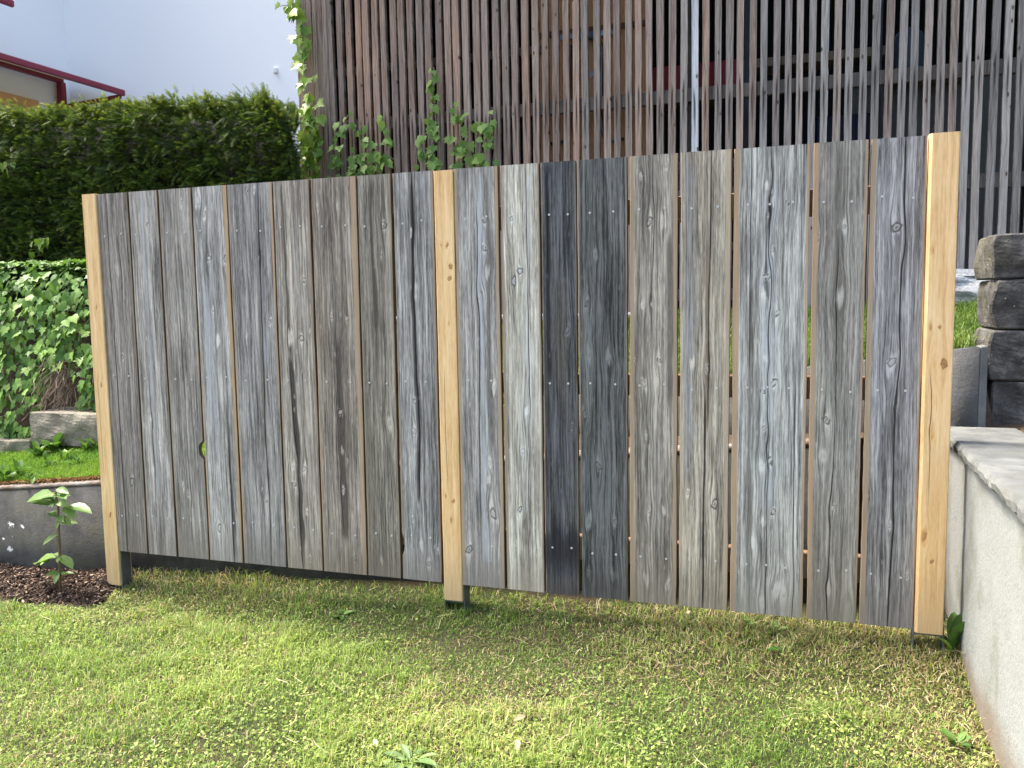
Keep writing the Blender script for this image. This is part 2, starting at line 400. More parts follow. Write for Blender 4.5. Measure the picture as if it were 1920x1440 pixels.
sp = [aty(14, 986, .1), aty(36, 990, .1), aty(18, 1008, .1), aty(15, 1031, .1), aty(2, 1012, .1)]
M_DARKWALL = concrete('dark_concrete', (0.105, 0.103, 0.096), (0.026, 0.026, 0.026), (0.06, 0.058, 0.038),
                      spots=[(p[0], p[2], r) for p, r in zip(sp, (0.020, 0.011, 0.006, 0.016, 0.009))])
M_WALLTOP = concrete('wall_top_concrete', (0.34, 0.32, 0.30), (0.14, 0.10, 0.07), (0.10, 0.05, 0.02))
M_PALEWALL = concrete('pale_concrete', (0.275, 0.288, 0.278), (0.125, 0.130, 0.122), (0.155, 0.158, 0.125), streak=1.3, pit=0.4, foot=(-.02, (.16, .12, .085)))
M_SLAB = concrete('slab_stone', (0.205, 0.212, 0.20), (0.088, 0.092, 0.088), (0.13, 0.134, 0.118), 1.6)
M_GREYWALL = concrete('grey_concrete', (0.12, 0.122, 0.12), (0.07, 0.07, 0.068), (0.06, 0.058, 0.04))

rw = empty('retaining_wall', (1.2, float(ledge_y(1.2)), -0.25), 'low dark stained concrete retaining wall running behind the plank fence', 'wall')
xs = np.linspace(-5, 3.5, 300)
def wall_strip(name, x, yf, zb, zt, thick, mat, parent, jit=0.0):
    k = len(x); v = []
    yb = yf+thick
    for a, b in ((yf, zb), (yf, zt), (yb, zt), (yb, zb)): v.append(np.stack([x, a, b], 1))
    v = np.concatenate(v); v[k:3*k, 2] += jit*(RNG.random(2*k)-0.5)
    f = []
    for s_ in range(4):
        a = s_*k; b = ((s_+1) % 4)*k
        for i in range(k-1): f.append((a+i, b+i, b+i+1, a+i+1))
    me = npmesh(name, v, f)
    mb = link(name, me, mat, parent)
    me2 = bmesh.new(); me2.from_mesh(me); e = [ed for ed in me2.edges if ed.is_boundary]
    bmesh.ops.holes_fill(me2, edges=e); bmesh.ops.recalc_face_normals(me2, faces=me2.faces[:]); me2.to_mesh(me); me2.free()
    return mb
wall_strip('wall_body', xs, ledge_y(xs), np.full(300, -0.5), ledge_z(xs)-0.016, 0.115, M_DARKWALL, rw)
wall_strip('wall_top', xs, ledge_y(xs)-0.002, ledge_z(xs)-0.0158, ledge_z(xs)+0.002, 0.119, M_WALLTOP, rw, 0.009)

uw = empty('upper_wall', (3.2, 0.65, 0.5), 'smooth grey concrete wall end with grass growing over its top, beside the black blocks', 'wall')
xs2 = np.linspace(2.2, 3.99, 20)
wall_strip('wall_body', xs2, wall2_y(xs2), np.full(20, 0.30), wall2_z(xs2), 0.10, M_GREYWALL, uw)
MB().prism([(3.992, 0.509, .45), (4.028, 0.53, .45), (4.03, 0.63, .45), (3.992, 0.61, .45)],
           [(3.992, 0.509, 1.026), (4.024, 0.53, 1.028), (4.024, 0.63, 1.028), (3.992, 0.61, 1.026)]).build('wall_end', concrete('rough_concrete', (0.25, 0.25, 0.235), (0.13, 0.13, 0.12), (0.12, 0.11, 0.07)), uw, bevel=0.004)

# pale side wall with stone coping on the right
sw = empty('side_wall', (3.99, -0.8, -0.15), 'pale rendered concrete side wall with thick stone coping, running up to the fence', 'wall')
def roughbox(name, x0, x1, ys, z0f, z1f, mat, parent, amp=0.004, bev=0.006, nz=8):
    """box along y with an uneven left face"""
    v = []; ys = np.asarray(ys)
    for y in ys:
        for j in range(nz+1):
            t = j/nz; z = z0f(y)+(z1f(y)-z0f(y))*t
            xo = x0(y) if callable(x0) else x0
            v.append((xo+amp*(vnoise(y*9+3, z*9+1)-0.5)*2, y, z))
        v.append((x1, y, z1f(y))); v.append((x1, y, z0f(y)))
    k = nz+3; f = []
    for i in range(len(ys)-1):
        for j in range(k): f.append((i*k+j, i*k+(j+1) % k, (i+1)*k+(j+1) % k, (i+1)*k+j))
    bm = bmesh.new(); vs = [bm.verts.new(tuple(map(float, p))) for p in v]
    for q in f: bm.faces.new([vs[i] for i in q])
    bm.faces.new(vs[:k]); bm.faces.new(vs[-k:]); bmesh.ops.recalc_face_normals(bm, faces=bm.faces[:])
    me = bpy.data.meshes.new(name); bm.to_mesh(me); bm.free()
    return link(name, me, mat, parent)
slab_z = lambda y: 0.712-0.014*(y+0.3)
roughbox('wall_body', 3.872, 4.25, np.linspace(-3.6, 0.015, 60), lambda y: -0.4, lambda y: slab_z(y)-0.052, M_PALEWALL, sw, 0.003)
roughbox('wall_body', 3.876, 4.25, np.linspace(0.033, 0.50, 10), lambda y: -0.4, lambda y: slab_z(y)-0.052, M_PALEWALL, sw, 0.003)
MB().box((3.884, 0.013, -0.4), (4.2, 0.035, 0.64)).build('joint_strip', M_DARKWALL, sw)
# coping slab with a broken edge
def coping(ya, yb, nm):
    ys = np.linspace(ya, yb, int((yb-ya)*60)); v = []
    for y in ys:
        e = 3.832+0.018*y+0.006*(vnoise(y*6, 2)-0.5)+0.008*(vnoise(y*22, 9)-0.5); zt = slab_z(y)
        j = lambda s_: 0.010*(vnoise(y*30, s_)-0.5)
        v += [(e+0.022+j(1), y, zt-0.050), (e+0.004+j(2), y, zt-0.036+j(3)), (e+j(4), y, zt-0.016+j(5)), (e+0.010, y, zt+0.3*j(6)),
              (e+0.10, y, zt+0.2*j(7)), (4.115+0.02*vnoise(y*5, 5)-0.09*max(0, 0.0-y)*0, y, zt), (4.115, y, zt-0.05)]
    k = 7; f = [(i*k+j, i*k+(j+1) % k, (i+1)*k+(j+1) % k, (i+1)*k+j) for i in range(len(ys)-1) for j in range(k)]
    bm = bmesh.new(); vs = [bm.verts.new(tuple(map(float, p))) for p in v]
    for q in f: bm.faces.new([vs[i] for i in q])
    bm.faces.new(vs[:k]); bm.faces.new(vs[-k:]); bmesh.ops.recalc_face_normals(bm, faces=bm.faces[:])
    me = bpy.data.meshes.new(nm); bm.to_mesh(me); bm.free()
    return link(nm, me, M_SLAB, sw)
coping(-1.55, 0.46, 'coping_slab'); coping(-3.6, -1.562, 'coping_slab')
# soil strip beside the coping
sb = sheet('planting_soil', np.linspace(4.10, 6.0, 24), np.linspace(-3.6, 0.72, 44), lambda X, Y: slab_z(Y)-0.012+0.05*(vnoise(X*6, Y*6)-0.35)+0.02*(vnoise(X*19, Y*19)-.5)-0.03*sstep(4.14, 4.10, X), M_BANK)
tag(sb, kind='structure')

# black stone blocks
def stonemat(name, a, b, moss):
    n = NT(name); co = n.coord(); p = n.noise(co, 9, 6, 0.7); q = n.noise(co, 40, 5, 0.7); r = n.noise(co, 2.3, 4, 0.6)
    c = n.mix(n.ss(p, 0.38, 0.66), a, b); c = n.mix(n.ss(q, 0.35, 0.7, 0, .5), c, tuple(k*0.5 for k in a))
    c = n.mix(n.ss(r, 0.46, 0.66, 0, 0.6), c, moss)
    v = n.vor(co, 34); c = n.mix(n.M('MULTIPLY', n.ss(v, 0.13, 0.06), n.ss(n.noise(co, 5, 2), 0.55, 0.62)), c, (0.42, 0.42, 0.42))
    return n.done(n.bsdf(c, 0.75, n.bump(n.M('ADD', p, n.M('MULTIPLY', q, 0.5)), 0.9, 0.02), spec=0.4))
M_BLACKSTONE = stonemat('black_stone', (0.050, 0.048, 0.045), (0.14, 0.132, 0.12), (0.10, 0.092, 0.052))
bw = empty('block_wall', (4.3, 0.75, 0.66), 'stack of rough black stone blocks above the coping of the pale side wall', 'wall')
zc = [0.66, 0.873, 1.088, 1.297, 1.487]
def stone_block(x0, x1, y0, y1, z0, z1, mat, parent, name='block', amp=0.012, loc=None, cuts=9, round_=0.007):
    bm = bmesh.new(); bmesh.ops.create_cube(bm, size=1.0)
    for v in bm.verts: v.co = Vector((x0+(v.co.x+.5)*(x1-x0), y0+(v.co.y+.5)*(y1-y0), z0+(v.co.z+.5)*(z1-z0)))
    bmesh.ops.bevel(bm, geom=bm.edges[:], offset=round_, segments=1, affect='EDGES')
    bmesh.ops.subdivide_edges(bm, edges=[e for e in bm.edges if e.calc_length() > 0.05], cuts=cuts, use_grid_fill=True)
    sd_ = random.random()*50
    for v in bm.verts:
        p = v.co; nx = vnoise(p.y*11+sd_, p.z*11)-0.5; ny = vnoise(p.x*9+sd_, p.z*13)-0.5; nz = vnoise(p.x*9, p.y*9+sd_)-0.5
        inx = min(1, min(p.x-x0, x1-p.x)/0.05); inz = min(1, min(p.z-z0, z1-p.z)/0.05); iny = min(1, min(p.y-y0, y1-p.y)/0.05)
        if p.y-y0 < 0.02: v.co.y += amp*2.0*ny + amp*1.4*(vnoise(p.x*24, p.z*24+sd_)-.5) - amp*.5*max(0, inz)*max(0, inx)
        if p.x-x0 < 0.02: v.co.x += amp*2.0*nx - amp*.9*max(0, inz)
        if x1-p.x < 0.02: v.co.x += amp*2.0*nx
        if z1-p.z < 0.02: v.co.z += amp*0.6*nz
    me = bpy.data.meshes.new(name); bm.to_mesh(me); bm.free()
    return link(name, me, mat, parent, loc)
for i in range(4):
    x = 4.055 + [0.012, 0.0, 0.008, -0.004][i]
    for k, wd in enumerate(([0.62, 0.5], [0.5, 0.62], [0.66, 0.46], [0.55, 0.57])[i]):
        stone_block(x, x+wd-0.004, 0.63, 0.98, zc[i]+0.003, zc[i+1]-0.003, M_BLACKSTONE, bw)
        x += wd+0.004
# pale boulder by the shed foot
rk = stone_block(4.02, 4.5, 1.98, 2.30, 1.10, 1.375, stonemat('pale_rock', (0.33, 0.34, 0.35), (0.5, 0.52, 0.54), (0.3, 0.31, 0.29)), None, 'boulder', 0.03, round_=0.06)
tag(rk, 'pale grey boulder on the grass at the foot of the slatted shed', 'rock')
# two sandstone blocks under the ivy
M_SANDSTONE = stonemat('sandstone', (0.20, 0.175, 0.13), (0.29, 0.26, 0.20), (0.12, 0.12, 0.07))
p0 = aty(64, 827, .72); p1 = aty(190, 776, .72)
b1 = stone_block(p0[0], p1[0]+0.03, 0.70, 1.05, p0[2]-0.02, p1[2], M_SANDSTONE, None, 'stone_block', 0.012)
tag(b1, 'large buff stone block at the foot of the ivy, next to the fence end', 'stone')
p0 = aty(-60, 848, .72); p1 = aty(58, 826, .72)
b2 = stone_block(p0[0], p1[0], 0.71, 0.98, p0[2]-0.05, p1[2], M_SANDSTONE, None, 'stone_block', 0.012)
tag(b2, 'small low stone block half sunk in the ground beside the large buff block', 'stone')

# ------------------------------------------------------------------ plank fence
fence = empty('plank_fence', (1.86, 0.04, -0.15), 'tall fence of grey weathered vertical boards between three new larch posts', 'fence')
GREY = lambda k, w=0.0, b=0.0: (k*(1+w), k, k*(1-w*0.9+b))
def lin_s(c): return tuple(((q/255)/12.92 if q/255 <= .04045 else ((q/255+.055)/1.055)**2.4) for q in c)
# per board: x top left, top right, bottom left, bottom right (metres), edges, tone (sRGB as seen, before light), knots in photo pixels
BOARDS = [
 dict(x=(0.000, .183, .000, .181), e=(0, .006), c=(126, 122, 120), w=(.20, .175, .15), k=[(218, 506, 12), (229, 669, 9), (248, 903, 13)], cr=[(-.035, .0, .0012, 0, 1.8, .02), (-.03, 0, .001, 0, .9, .02)], st=[]),
 dict(x=(.195, .363, .189, .360), e=(.009, .004), c=(143, 141, 141), w=None, k=[(276, 420, 7), (300, 835, 8), (282, 785, 7), (288, 880, 8)], cr=[(-.02, 0, .001, .2, .9, .03)], st=[(.0, 0, .022, .3, 1.8, (.42, .42, .43), .8)]),
 dict(x=(.374, .562, .370, .552), e=(.013, .008), c=(134, 132, 131), w=(.21, .185, .16), k=[(343, 909, 10), (352, 925, 8), (341, 380, 8)], cr=[(.0, .0, .001, .1, 1.2, .03)], st=[], notch=(1, .545, .045, .026)),
 dict(x=(.570, .763, .561, .751), e=(.008, .027), c=(148, 148, 150), w=None, k=[(370.6, 375.5, 20), (383, 402, 10), (393, 484, 11), (409, 637, 12), (411, 990, 11), (424, 485, 12), (400, 582, 7)], cr=[(.045, .0, .0035, 0, .55, .02)], st=[(.03, 0, .03, .9, 1.7, (.08, .075, .07), .45), (-.03, 0, .04, .5, 1.5, (.45, .46, .48), .7), (.045, 0, .012, 0, .8, (.03, .025, .02), .9)], ec=(.50, .34, .19)),
 dict(x=(.766, 1.009, .760, .995), e=(.013, .008), c=(130, 130, 132), w=None, k=[(462, 355, 8), (476, 356, 8), (486, 481, 10), (464, 628, 11), (507, 603, 7), (491, 918, 7), (491, 1055, 9), (500, 940, 6)], cr=[(.028, .012, .0028, .0, 1.8, .03)], st=[(.02, .012, .016, .55, 1.8, (.10, .075, .05), .75), (.055, 0, .02, .9, 1.8, (.40, .41, .43), .6)], ec=(.48, .32, .18)),
 dict(x=(1.014, 1.200, 1.005, 1.194), e=(.007, .011), c=(146, 141, 136), w=(.27, .235, .20), k=[(545, 632, 14), (565, 634, 13), (550, 873, 14), (570, 879, 12), (552, 908, 10), (582, 1049, 9), (575, 960, 8), (570, 525, 7), (580, 620, 7)], cr=[(-.012, -.026, .002, 0, .9, .02)], st=[(-.006, -.026, .017, .0, 1.0, (.012, .011, .012), 1.35), (-.012, -.018, .010, 1.0, 1.8, (.05, .04, .03), 1.0), (.02, 0, .03, .8, 1.7, (.50, .47, .43), .6)]),
 dict(x=(1.214, 1.437, 1.202, 1.426), e=(.008, .036), c=(132, 126, 121), w=(.22, .17, .12), k=[(596, 390, 9), (632, 387, 9), (622, 593, 9), (650, 598, 8), (638, 773, 12), (642, 846, 10), (644, 919, 9), (650, 862, 8), (666, 1047, 8)], cr=[(-.01, .0, .001, .2, 1.2, .04)], st=[(.002, 0, .022, .15, 1.1, (.05, .042, .035), .95), (.035, .0, .010, 0.5, 1.8, (.09, .08, .07), .6)], ec=(.44, .31, .20)),
 dict(x=(1.444, 1.604, 1.434, 1.597), e=(.009, .008), c=(122, 119, 114), w=(.17, .145, .11), k=[(719, 423, 14), (714, 482, 11), (730, 793, 14), (715, 1052, 9), (715, 765, 6), (731, 946, 7)], cr=[(.012, 0, .0012, .2, .5, .02)], st=[(-.01, 0, .014, 1.1, 1.8, (.07, .055, .04), .8)]),
 dict(x=(1.618, 1.806, 1.608, 1.798), e=(.010, .012), c=(136, 137, 140), w=None, k=[(776, 808, 14), (777, 752, 10), (774, 973, 8), (804, 1057, 11), (779, 548, 11), (822, 830, 10), (790, 1023, 9), (770, 437, 7), (821, 1030, 10)], cr=[(-.004, .002, .0055, .42, 1.8, .014)], st=[(-.008, .002, .012, .35, 1.75, (.03, .022, .018), 1.1)], notch=(-1, .16, .05, .012)),
 dict(x=(1.904, 2.097, 1.901, 2.098), e=(.015, .016), c=(138, 138, 139), w=None, k=[(913, 510, 15), (908, 466, 9), (919, 867, 9), (925, 963, 17), (880, 1030, 15), (907, 415, 8), (905, 548, 8), (916, 900, 9), (926, 725, 13), (898, 560, 8)], cr=[(-.005, .006, .002, .35, 1.6, .03)], st=[(.012, .006, .022, .1, 1.8, (.56, .57, .59), .95), (.05, 0, .016, .6, 1.8, (.10, .09, .08), .7)], ec=(.46, .33, .21)),
 dict(x=(2.110, 2.277, 2.108, 2.277), e=(.014, .008), c=(172, 170, 164), w=(.34, .31, .26), k=[(975, 508, 12), (965, 527, 11), (980, 846, 13), (959, 410, 8), (987, 770, 9), (975, 955, 9)], cr=[(.02, 0, .001, .1, .7, .03), (.03, 0, .001, .8, 1.8, .03)], st=[(.0, .02, .03, .3, 1.8, (.66, .65, .61), .7)]),
 dict(x=(2.286, 2.430, 2.284, 2.429), e=(.003, .003), c=(72, 75, 81), w=(.11, .095, .07), k=[(1064, 619, 13), (1073, 800, 9), (1062, 995, 6)], cr=[(-.045, 0, .004, 1.36, 1.66, .006)], st=[(-.045, 0, .014, .9, 1.8, (.012, .014, .02), .9)], stain=[(.20, .16, (.014, .014, .018), .8)], bottom=(.10, (.07, .055, .045)), con=1.25),
 dict(x=(2.435, 2.638, 2.443, 2.636), e=(.004, .004), c=(80, 83, 86), w=None, k=[(1117, 477, 11), (1100, 570, 9), (1105, 665, 12), (1142, 672, 14), (1122, 874, 13), (1103, 978, 11), (1154, 979, 11), (1103, 1074, 12), (1150, 1077, 14), (1096, 778, 9)], cr=[(.055, 0, .004, .55, .68, .004)], st=[(.0, 0, .05, .3, 1.5, (.16, .165, .17), .5)], con=1.25),
 dict(x=(2.651, 2.837, 2.647, 2.835), e=(.020, .018), c=(136, 133, 128), w=(.23, .20, .16), k=[(1202, 330, 10), (1249, 309, 9), (1218, 415, 12), (1243, 413, 13), (1204, 572, 8), (1222, 570, 8), (1207, 719, 13), (1229, 717, 11), (1191, 677, 7), (1211, 815, 9), (1219, 957, 9), (1244, 956, 8), (1211, 1085, 12), (1252, 1093, 13), (1235, 676, 8)], cr=[(-.002, 0, .0012, 1.4, 1.75, .01)], st=[(.065, 0, .018, .8, 1.5, (.09, .08, .07), .7), (.02, 0, .006, .0, .9, (.5, .48, .45), .8)], ec=(.40, .29, .19)),
 dict(x=(2.851, 3.038, 2.846, 3.035), e=(.006, .020), c=(148, 144, 136), w=(.30, .235, .165), k=[(1297, 682, 9), (1327, 692, 11), (1290, 924, 8), (1340, 945, 12)], cr=[(.006, .008, .0018, .8, 1.8, .02), (-.002, .006, .0042, .0, .85, .015)], st=[(.012, .0, .012, .7, 1.5, (.24, .15, .09), .8), (-.06, 0, .03, .5, 1.8, (.42, .43, .44), .7)], ec=(.48, .38, .27)),
 dict(x=(3.048, 3.320, 3.048, 3.320), e=(.026, .012), c=(144, 147, 148), w=None, k=[(1438, 347, 9), (1449, 376, 8), (1443, 404, 10), (1477, 380, 6), (1450, 468, 8), (1438, 519, 10), (1435, 557, 14), (1456, 587, 11), (1452, 717, 11), (1435, 673, 7), (1431, 734, 9), (1434, 803, 9), (1428, 872, 11), (1443, 864, 10), (1450, 960, 9), (1430, 979, 10), (1428, 1130, 11), (1456, 1108, 15), (1466, 1115, 13), (1412, 1018, 9)], cr=[(-.004, .002, .0014, .0, 1.75, .02), (-.075, .002, .001, 1.0, 1.8, .01), (.095, 0, .001, 0, .9, .02)], st=[(-.072, .004, .012, .1, 1.3, (.12, .10, .07), .8), (.0, 0, .04, .4, 1.7, (.50, .52, .54), .6)], ec=(.46, .32, .20)),
 dict(x=(3.331, 3.517, 3.335, 3.513), e=(.022, .008), c=(128, 128, 126), w=(.21, .185, .15), k=[(1575, 557, 16), (1549, 788, 12), (1543, 854, 13), (1553, 1102, 11), (1588, 1150, 14), (1561, 953, 9), (1530, 445, 12), (1583, 425, 10)], cr=[(-.012, .004, .0016, .0, .75, .03), (.0, 0, .001, .8, 1.4, .03)], st=[(.0, 0, .02, .9, 1.8, (.08, .07, .055), .6)], ec=(.44, .31, .20)),
 dict(x=(3.527, 3.710, 3.525, 3.711), e=(.021, .006), c=(126, 128, 133), w=None, k=[(1681, 426, 15), (1672, 679, 15), (1680, 757, 9), (1669, 985, 10), (1625, 932, 11), (1700, 1080, 7)], cr=[(.005, .010, .0026, .0, 1.8, .022)], st=[], ec=(.40, .30, .20)),
]
n = NT('fresh_end_grain'); co = n.coord()
M_END = n.done(n.bsdf(n.mix(n.noise(co, 120, 4), (0.46, 0.36, 0.24), (0.66, 0.56, 0.42)), 0.8))
M_SIDE = plain('sawn_board_side', (0.13, 0.085, 0.055), 0.9, 0, .4, 40, .2)
M_SCREW = plain('screw_zinc', (0.50, 0.50, 0.49), 0.4, 0.0, 0.1, 200, 0.0)

def board_mesh(name, x, h, notch=None, seed=0.0, thick=0.024, rows=250, yc=0.0, cols=34):
    tl, tr, bl, br = x; c = (tl+tr+bl+br)/4; v = []
    for i in range(rows+1):
        t = i/rows; z = h*t
        l = bl+(tl-bl)*t + 0.0035*(vnoise(z*5+seed, 1.5)-0.5) + 0.002*(vnoise(z*17+seed, 3.5)-0.5)
        r = br+(tr-br)*t + 0.0035*(vnoise(z*5+seed, 7.5)-0.5) + 0.002*(vnoise(z*17+seed, 9.5)-0.5)
        if notch:
            sd_, nz, hz, dp = notch; k = max(0.0, 1-abs((z-nz)/hz)**3)*dp
            if sd_ > 0: r -= k
            else: l += k
        l -= c; r -= c; b = 0.0022
        cup = 0.0022*(vnoise(seed*3, 0.3)-0.5)*2; bow = 0.005*(vnoise(seed+5, z*0.8)-0.5)
        row = [(l, thick, z), (l, b, z), (l+b, 0, z)]
        for j in range(1, cols): q = j/cols; row.append((l+b+(r-l-2*b)*q, -cup*math.sin(math.pi*q), z))
        row += [(r-b, 0, z), (r, b, z), (r, thick, z)]
        v += [(a, y+bow+yc, zz) for a, y, zz in row]
    k = 5+cols; f = [(i*k+j, i*k+(j+1) % k, (i+1)*k+(j+1) % k, (i+1)*k+j) for i in range(rows) for j in range(k)]
    me = bpy.data.meshes.new(name)
    nf = len(f); f.append(tuple(range(k-1, -1, -1))); f.append(tuple(rows*k+j for j in range(k)))
    me.from_pydata([tuple(map(float, p)) for p in v], [], f); me.update()
    mi = np.array([(0 if 1 <= (q % k) <= k-3 else 2) for q in range(nf)]+[1, 1], np.int32); me.polygons.foreach_set('material_index', mi)
    return me, c
def scr(c, z, dx): return (c+dx, -0.0015, z)
for i, b in enumerate(BOARDS):
    tl, tr, bl, br = b['x']; wdt = (tr-tl+br-bl)/2; c = (tl+tr+bl+br)/4
    base = np.array(lin_s(b['c']))*np.array((1.24, 1.16, 1.05))
    kn = []; ek = .62 if i < 9 else .85
    for (px, py, r) in b['k']:
        p = aty(px, py, 0.0); kn.append((p[0]-c, p[2], r/460.0*0.62))
    dark = tuple(base*0.26); mid = tuple(base*0.90); light = tuple(np.minimum(base*1.85, 0.85))
    hal = tuple(np.minimum(base*1.7+0.05, 0.7))
    mt = wood('weathered_board_%d' % i, dark, mid, light, wdt, True, b['cr'], (b['e'][0]*ek, b['e'][1]*ek), tuple(q*.86 for q in b.get('ec', (0.34, 0.265, 0.19))), i*1.7+0.3,
              b.get('con', 1.0), b.get('stain'), (0.075, 0.065, 0.06), hal, bottom=b.get('bottom', (0.22, tuple(base*0.62*np.array((1.06, 1, .93))))), warm=b['w'])
    me, c2 = board_mesh('board', b['x'], 1.8, b.get('notch'), i*3.1)
    bake_fields(me, kn, b['st'], i*1.7+0.3)
    me.materials.append(mt); me.materials.append(M_END); me.materials.append(M_SIDE)
    o = link('board', me, None, fence, (c2, 0.0, 0.0))
    o.rotation_euler = (random.uniform(-.002, .002), 0, random.uniform(-.012, .012))
    sm = MB()
    for z in (1.592, 0.897, 0.195):
        zz = z+random.uniform(-.008, .008)
        pos = (-0.28, 0.25) if wdt < 0.24 else (-0.30, -0.02, 0.27)
        for q in pos:
            a = q*wdt+random.uniform(-.006, .006); zq = zz+random.uniform(-.006, .006)
            ring_ = [(a+0.0046*math.cos(t*math.pi/4), zq+0.0046*math.sin(t*math.pi/4)) for t in range(8)]
            sm.prism([(u, 0.004, v_) for u, v_ in ring_], [(u, -0.0028, v_) for u, v_ in ring_])
    so = sm.build('screw_heads', M_SCREW, None); so.parent = o; so.location = (0, 0, 0); so['kind'] = 'stuff'

LARCH = dict(dark=(0.56, 0.33, 0.140), mid=(0.75, 0.49, 0.235), light=(0.84, 0.61, 0.35))
def post(x0, x1, y0, y1, zb, zt, knots, seed, cham, gz):
    c = (x0+x1)/2; w = x1-x0; mb = MB()
    rows = 230; nc = 16
    h_ = zt-zb
    kn = [(aty(px, py, y0)[0]-c, aty(px, py, y0)[2]-zb, r/460*0.55) for px, py, r in knots]
    mt = wood('larch_post_%d' % int(seed*10), LARCH['dark'], LARCH['mid'], LARCH['light'], w, True, [(-.015, 0, .0003, h_*.30, h_*.52, .015)], (0, 0), seed=seed, contrast=0.8,
              core_col=(0.22, 0.10, 0.035), halo_col=(0.62, 0.34, 0.13), scuff=.0, fine=0.5, rough=0.62, bottom=(0.30, (0.40, 0.29, 0.16)))
    h = zt-zb; v = []; f = []
    ch = [cham, 0.003, 0.003, 0.003]
    sec = [(-w/2, ch[0])]+[(-w/2+ch[0]+(w-ch[0]-ch[1])*j/nc, 0) for j in range(nc)]+[(w/2-ch[1], 0), (w/2, ch[1]), (w/2, y1-y0-ch[2]), (w/2-ch[2], y1-y0), (-w/2+ch[3], y1-y0), (-w/2, y1-y0-ch[3])]
    for i in range(rows+1):
        z = h*i/rows
        for a, y in sec: v.append((a+0.0015*(vnoise(seed+z*3, 2)-0.5), y, z))
    k = len(sec)
    for i in range(rows):
        for j in range(k): f.append((i*k+j, i*k+(j+1) % k, (i+1)*k+(j+1) % k, (i+1)*k+j))
    f.append(tuple(range(k-1, -1, -1))); f.append(tuple(rows*k+j for j in range(k)))
    me = bpy.data.meshes.new('post'); me.from_pydata(v, [], f); me.update(); me.materials.append(mt); bake_fields(me, kn, (), seed)
    o = link('post', me, None, fence, (c, y0, zb))
    for xx in (x0-0.0052, x1+0.0002):
        MB().box((xx, y0+0.014, gz-0.14), (xx+0.005, y1-0.012, 0.02)).build('anchor_plate', M_STEEL, o, bevel=0.0008)
    MB().box((x0, y0+0.014, zb-0.012), (x1, y1-0.012, zb-0.0015)).build('anchor_base', M_STEEL, o)
    for xx, sx in ((x1+0.0052, 1), (x0-0.0052, -1)):
        rg = [((y0+y1)/2+0.009*math.cos(t*math.pi/3), zb+0.05+0.009*math.sin(t*math.pi/3)) for t in range(6)]
        MB().prism([(xx, a, q) for a, q in rg], [(xx+sx*0.005, a, q) for a, q in rg]).build('anchor_bolt', M_STEEL, o)
    return o
M_STEEL = plain('galvanised_steel', (0.13, 0.145, 0.16), 0.5, 0.6, 0.3, 60, 0.05)
post(-0.090, -0.003, -0.004, 0.084, -0.183, 1.803, [(181, 576, 9), (190, 722, 8), (207, 965, 7), (205, 1040, 6), (170, 690, 6)], 1.3, 0.004, -0.21)
post(1.811, 1.899, -0.004, 0.084, -0.076, 1.797, [(827, 460, 6), (838, 460, 8), (845, 500, 9), (843, 522, 9), (842, 606, 6), (836, 930, 7), (850, 940, 8), (846, 975, 7)], 2.7, 0.004, -0.15)
post(3.7145, 3.810, -0.020, 0.070, -0.006, 1.803, [(1749, 469, 8), (1745, 614, 7), (1762, 614, 5), (1752, 681, 13), (1768, 682, 13), (1748, 817, 10), (1733, 1005, 13), (1747, 1053, 8)], 4.1, 0.009, -0.10)
M_RAIL = wood('rail_wood', (0.17, 0.10, 0.06), (0.27, 0.165, 0.10), (0.36, 0.24, 0.15), 5.0, edge=(0, 0), seed=8.8, contrast=0.8)
for x0, x1 in ((0.0035, 1.8045), (1.9055, 3.708)):
    for z0, z1 in ((1.541, 1.640), (0.852, 0.939), (0.148, 0.251)):
        MB().box((x0, 0.030, z0), (x1, 0.072, z1)).build('rail', M_RAIL, fence, bevel=0.003)

# ------------------------------------------------------------------ slatted shed
shed = empty('slatted_shed', (2.6, 3.4, 1.05), 'open shed clad in weathered upright slats, standing above the bank behind the plank fence', 'shed')
n = NT('slat_wood'); x, y, z = n.sep(n.coord()); oi = n.new('ShaderNodeObjectInfo'); rnd = n.M('MULTIPLY', oi.outputs['Random'], 60.0)
w0 = n.noise(n.comb(rnd, 0, n.M('MULTIPLY', z, 2.5)), 1, 3)
gx = n.M('ADD', x, n.M('MULTIPLY', w0, 0.05))
g1 = n.noise(n.comb(n.M('MULTIPLY', gx, 320), rnd, n.M('MULTIPLY', z, 9)), 1, 3, .6); g2 = n.noise(n.comb(n.M('MULTIPLY', gx, 90), rnd, n.M('MULTIPLY', z, 2.4)), 1, 4, .62)
b1 = n.noise(n.comb(rnd, n.M('MULTIPLY', x, 12), n.M('MULTIPLY', z, 2.1)), 1, 4, .6)
t = n.M('ADD', n.M('MULTIPLY', n.M('SUBTRACT', n.M('ADD', n.M('MULTIPLY', g1, .45), n.M('MULTIPLY', g2, .55)), .5), 3.4), .5, clamp=True)
cb = n.mix(n.ss(b1, .36, .66), oi.outputs['Color'], n.mix(0.3, oi.outputs['Color'], (0.26, 0.25, 0.25)))
col = n.mix(t, n.mix(0.62, cb, (0.01, 0.01, 0.01)), n.mix(0.22, cb, (0.70, 0.64, 0.58)))
